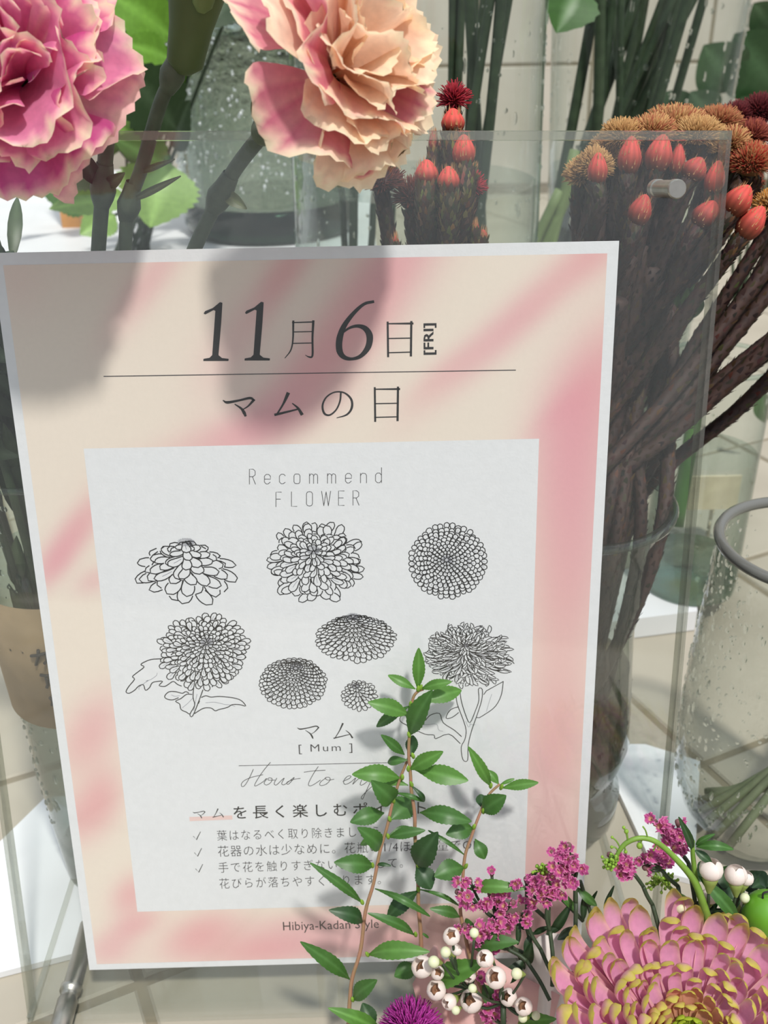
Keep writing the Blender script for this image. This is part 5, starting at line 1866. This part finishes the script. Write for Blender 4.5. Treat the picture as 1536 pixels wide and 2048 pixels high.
# dark filler leaves of the bouquet
K9 = lambda x, y: (x / 4.518 + 960, y / 4.518 + 1700)
fl_ = thing('foliage_sprig', 'dark green foliage between the pink florets and the chrysanthemum', 'plant', at(*K9(600, 1400), -.05))
for bx, by, tx, ty, w, bn, c in [(640, 760, 830, 470, 90, .1, 2), (1120, 530, 1212, 322, 36, .05, 2), (870, 335, 1055, 505, 80, .2, 1), (700, 810, 880, 700, 90, .1, 2), (880, 880, 800, 740, 80, .1, 2), (700, 350, 880, 560, 70, .1, 1), (930, 420, 930, 640, 60, .1, 2),
                                 (480, 760, 640, 690, 50, .1, 2), (400, 920, 480, 740, 60, .1, 2), (470, 840, 430, 1030, 110, .1, 2), (240, 1210, 390, 990, 130, .1, 2), (400, 720, 330, 600, 50, .05, 2), (770, 640, 600, 760, 60, .1, 2), (340, 860, 340, 620, 50, .1, 2),
                                 (440, 260, 520, 200, 40, .1, 2), (980, 520, 1060, 370, 30, .05, 2), (850, 560, 880, 330, 26, .0, 1), (60, 1300, 150, 1430, 90, .1, 1), (60, 1200, 190, 1080, 80, .1, 2), (330, 1180, 380, 1290, 44, .1, 2)]:
    b = at(*K9(bx, by), -.030 - .006 * (by > 800)); e = at(*K9(tx, ty), -.032)
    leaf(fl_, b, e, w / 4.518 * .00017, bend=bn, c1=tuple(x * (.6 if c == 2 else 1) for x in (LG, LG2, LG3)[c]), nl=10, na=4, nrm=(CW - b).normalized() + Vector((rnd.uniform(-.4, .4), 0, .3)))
for P in ([(1080, 800), (1010, 600), (950, 420), (905, 280)], [(860, 560), (860, 300)], [(930, 640), (720, 420)], [(620, 760), (620, 500)], [(520, 1100), (400, 620), (370, 590)], [(440, 1130), (310, 890), (200, 850)], [(600, 620), (430, 470)], [(560, 990), (320, 900)]):
    V, Fc = tube([at(*K9(x, y), -.031) for x, y in P], .0008, 6, True, 3)
    mesh('stem', V, Fc, m_stemd, fl_)
f2 = thing('foliage_sprig', 'dark leaves massed behind the right wax flowers at the right margin', 'plant', at(*K7(1400, 800), -.04))
for i in range(34):
    x, y = rnd.uniform(1150, 1560), rnd.uniform(330, 660)
    if x < 1240 and y < 430: continue
    a = rnd.uniform(0, 6.28)
    b = at(*K7(x, y), -.030 + rnd.uniform(-.008, .01)); e = at(*K7(x + math.cos(a) * 90, y - abs(math.sin(a)) * 90), -.030)
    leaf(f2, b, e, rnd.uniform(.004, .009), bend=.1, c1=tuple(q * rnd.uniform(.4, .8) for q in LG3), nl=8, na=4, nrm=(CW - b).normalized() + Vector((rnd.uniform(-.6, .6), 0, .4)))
fr_ = at(*K7(1530, 500), -.050)
rr_ = 92 / 2.145 * (fr_ - CW).length / F
fru = mesh('green_fruit', *ellipsoid(fr_, (-.15, 0, 1), rr_, rr_ * 1.15, 24, 16), solid('green_fruit_skin', srgb(98, 156, 40), .4, .15, 60, spec=.5), None, True, org=fr_ - Vector((0, 0, rr_)))
tag(fru, 'smooth round green fruit cut by the right edge beside the wax flowers', 'fruit')
V, Fc = tube([fr_ + Vector((-.003, 0, rr_ * 1.05)), fr_ + Vector((-.003, 0, rr_ * 1.4)), fr_ + Vector((.002, 0, rr_ * 1.45)), fr_ + Vector((.004, 0, rr_ * 1.2))], .0004, 5, True, 4)
mesh('dry_style', V, Fc, m_ink, fru)
# magenta tufted globe at the bottom edge
mg = thing('magenta_flower', 'magenta tufted flower head cut by the bottom edge', 'flower', at(830, 2140, -.055))
e, up = brush(mg, 822, 2066, 100, 120, -.055, srgb(150, 20, 120)[:3], srgb(196, 70, 170)[:3], 900, 1.2, (-.1, -.5, 1), 1.2)
V, Fc = tube([Vector(mg['org']), e], .0012, 6)
mesh('stem', V, Fc, m_stemd, mg)


def paper(name, label, top, bot, mat, cat='wrapping paper'):
    n = 24
    T = catmull([at(x, y, d) for x, y, d in top], 6); B = catmull([at(x, y, d) for x, y, d in bot], 6)
    def res(P, k):
        u = k / n * (len(P) - 1.0001); i = int(u); return P[i].lerp(P[i + 1], u - i)
    V = []; Fc = []
    for k in range(n + 1):
        a, b = res(T, k), res(B, k)
        for j in range(9):
            s = j / 8
            V.append(a.lerp(b, s) + Vector((0, .0025 * math.sin(k * .9 + s * 3) * math.sin(PI * s), 0)))
    for k in range(n):
        for j in range(8):
            i = k * 9 + j
            Fc.append((i, i + 9, i + 10, i + 1))
    o = mesh(name, V, Fc, mat, None, True, org=B[len(B) // 2])
    sol = o.modifiers.new('thick', 'SOLIDIFY'); sol.thickness = .0002
    return tag(o, label, cat)


mp = solid('pink_wrap', srgb(240, 196, 190), .6, .06, 60, trans=.3)
paper('wrapping_sheet', 'pale pink wrapping paper behind the white wax flowers at the bottom', [(825, 1968, -.036), (868, 1890, -.034), (890, 1920, -.034), (945, 1885, -.034), (1000, 1925, -.034), (1060, 1960, -.036), (1120, 1990, -.038)],
      [(880, 2200, -.05), (920, 2210, -.05), (960, 2210, -.05), (1000, 2210, -.05), (1060, 2210, -.05)], mp)
paper('wrapping_sheet', 'white wrapping paper showing between the wax flowers and big chrysanthemum', [(1035, 1990, -.031), (1052, 1925, -.031), (1075, 1875, -.031), (1120, 1868, -.031), (1180, 1910, -.031), (1240, 1960, -.031)],
      [(1040, 2200, -.05), (1080, 2210, -.05), (1120, 2210, -.05), (1200, 2210, -.05)], solid('white_wrap', srgb(244, 236, 230), .6, .04, 60, trans=.3))
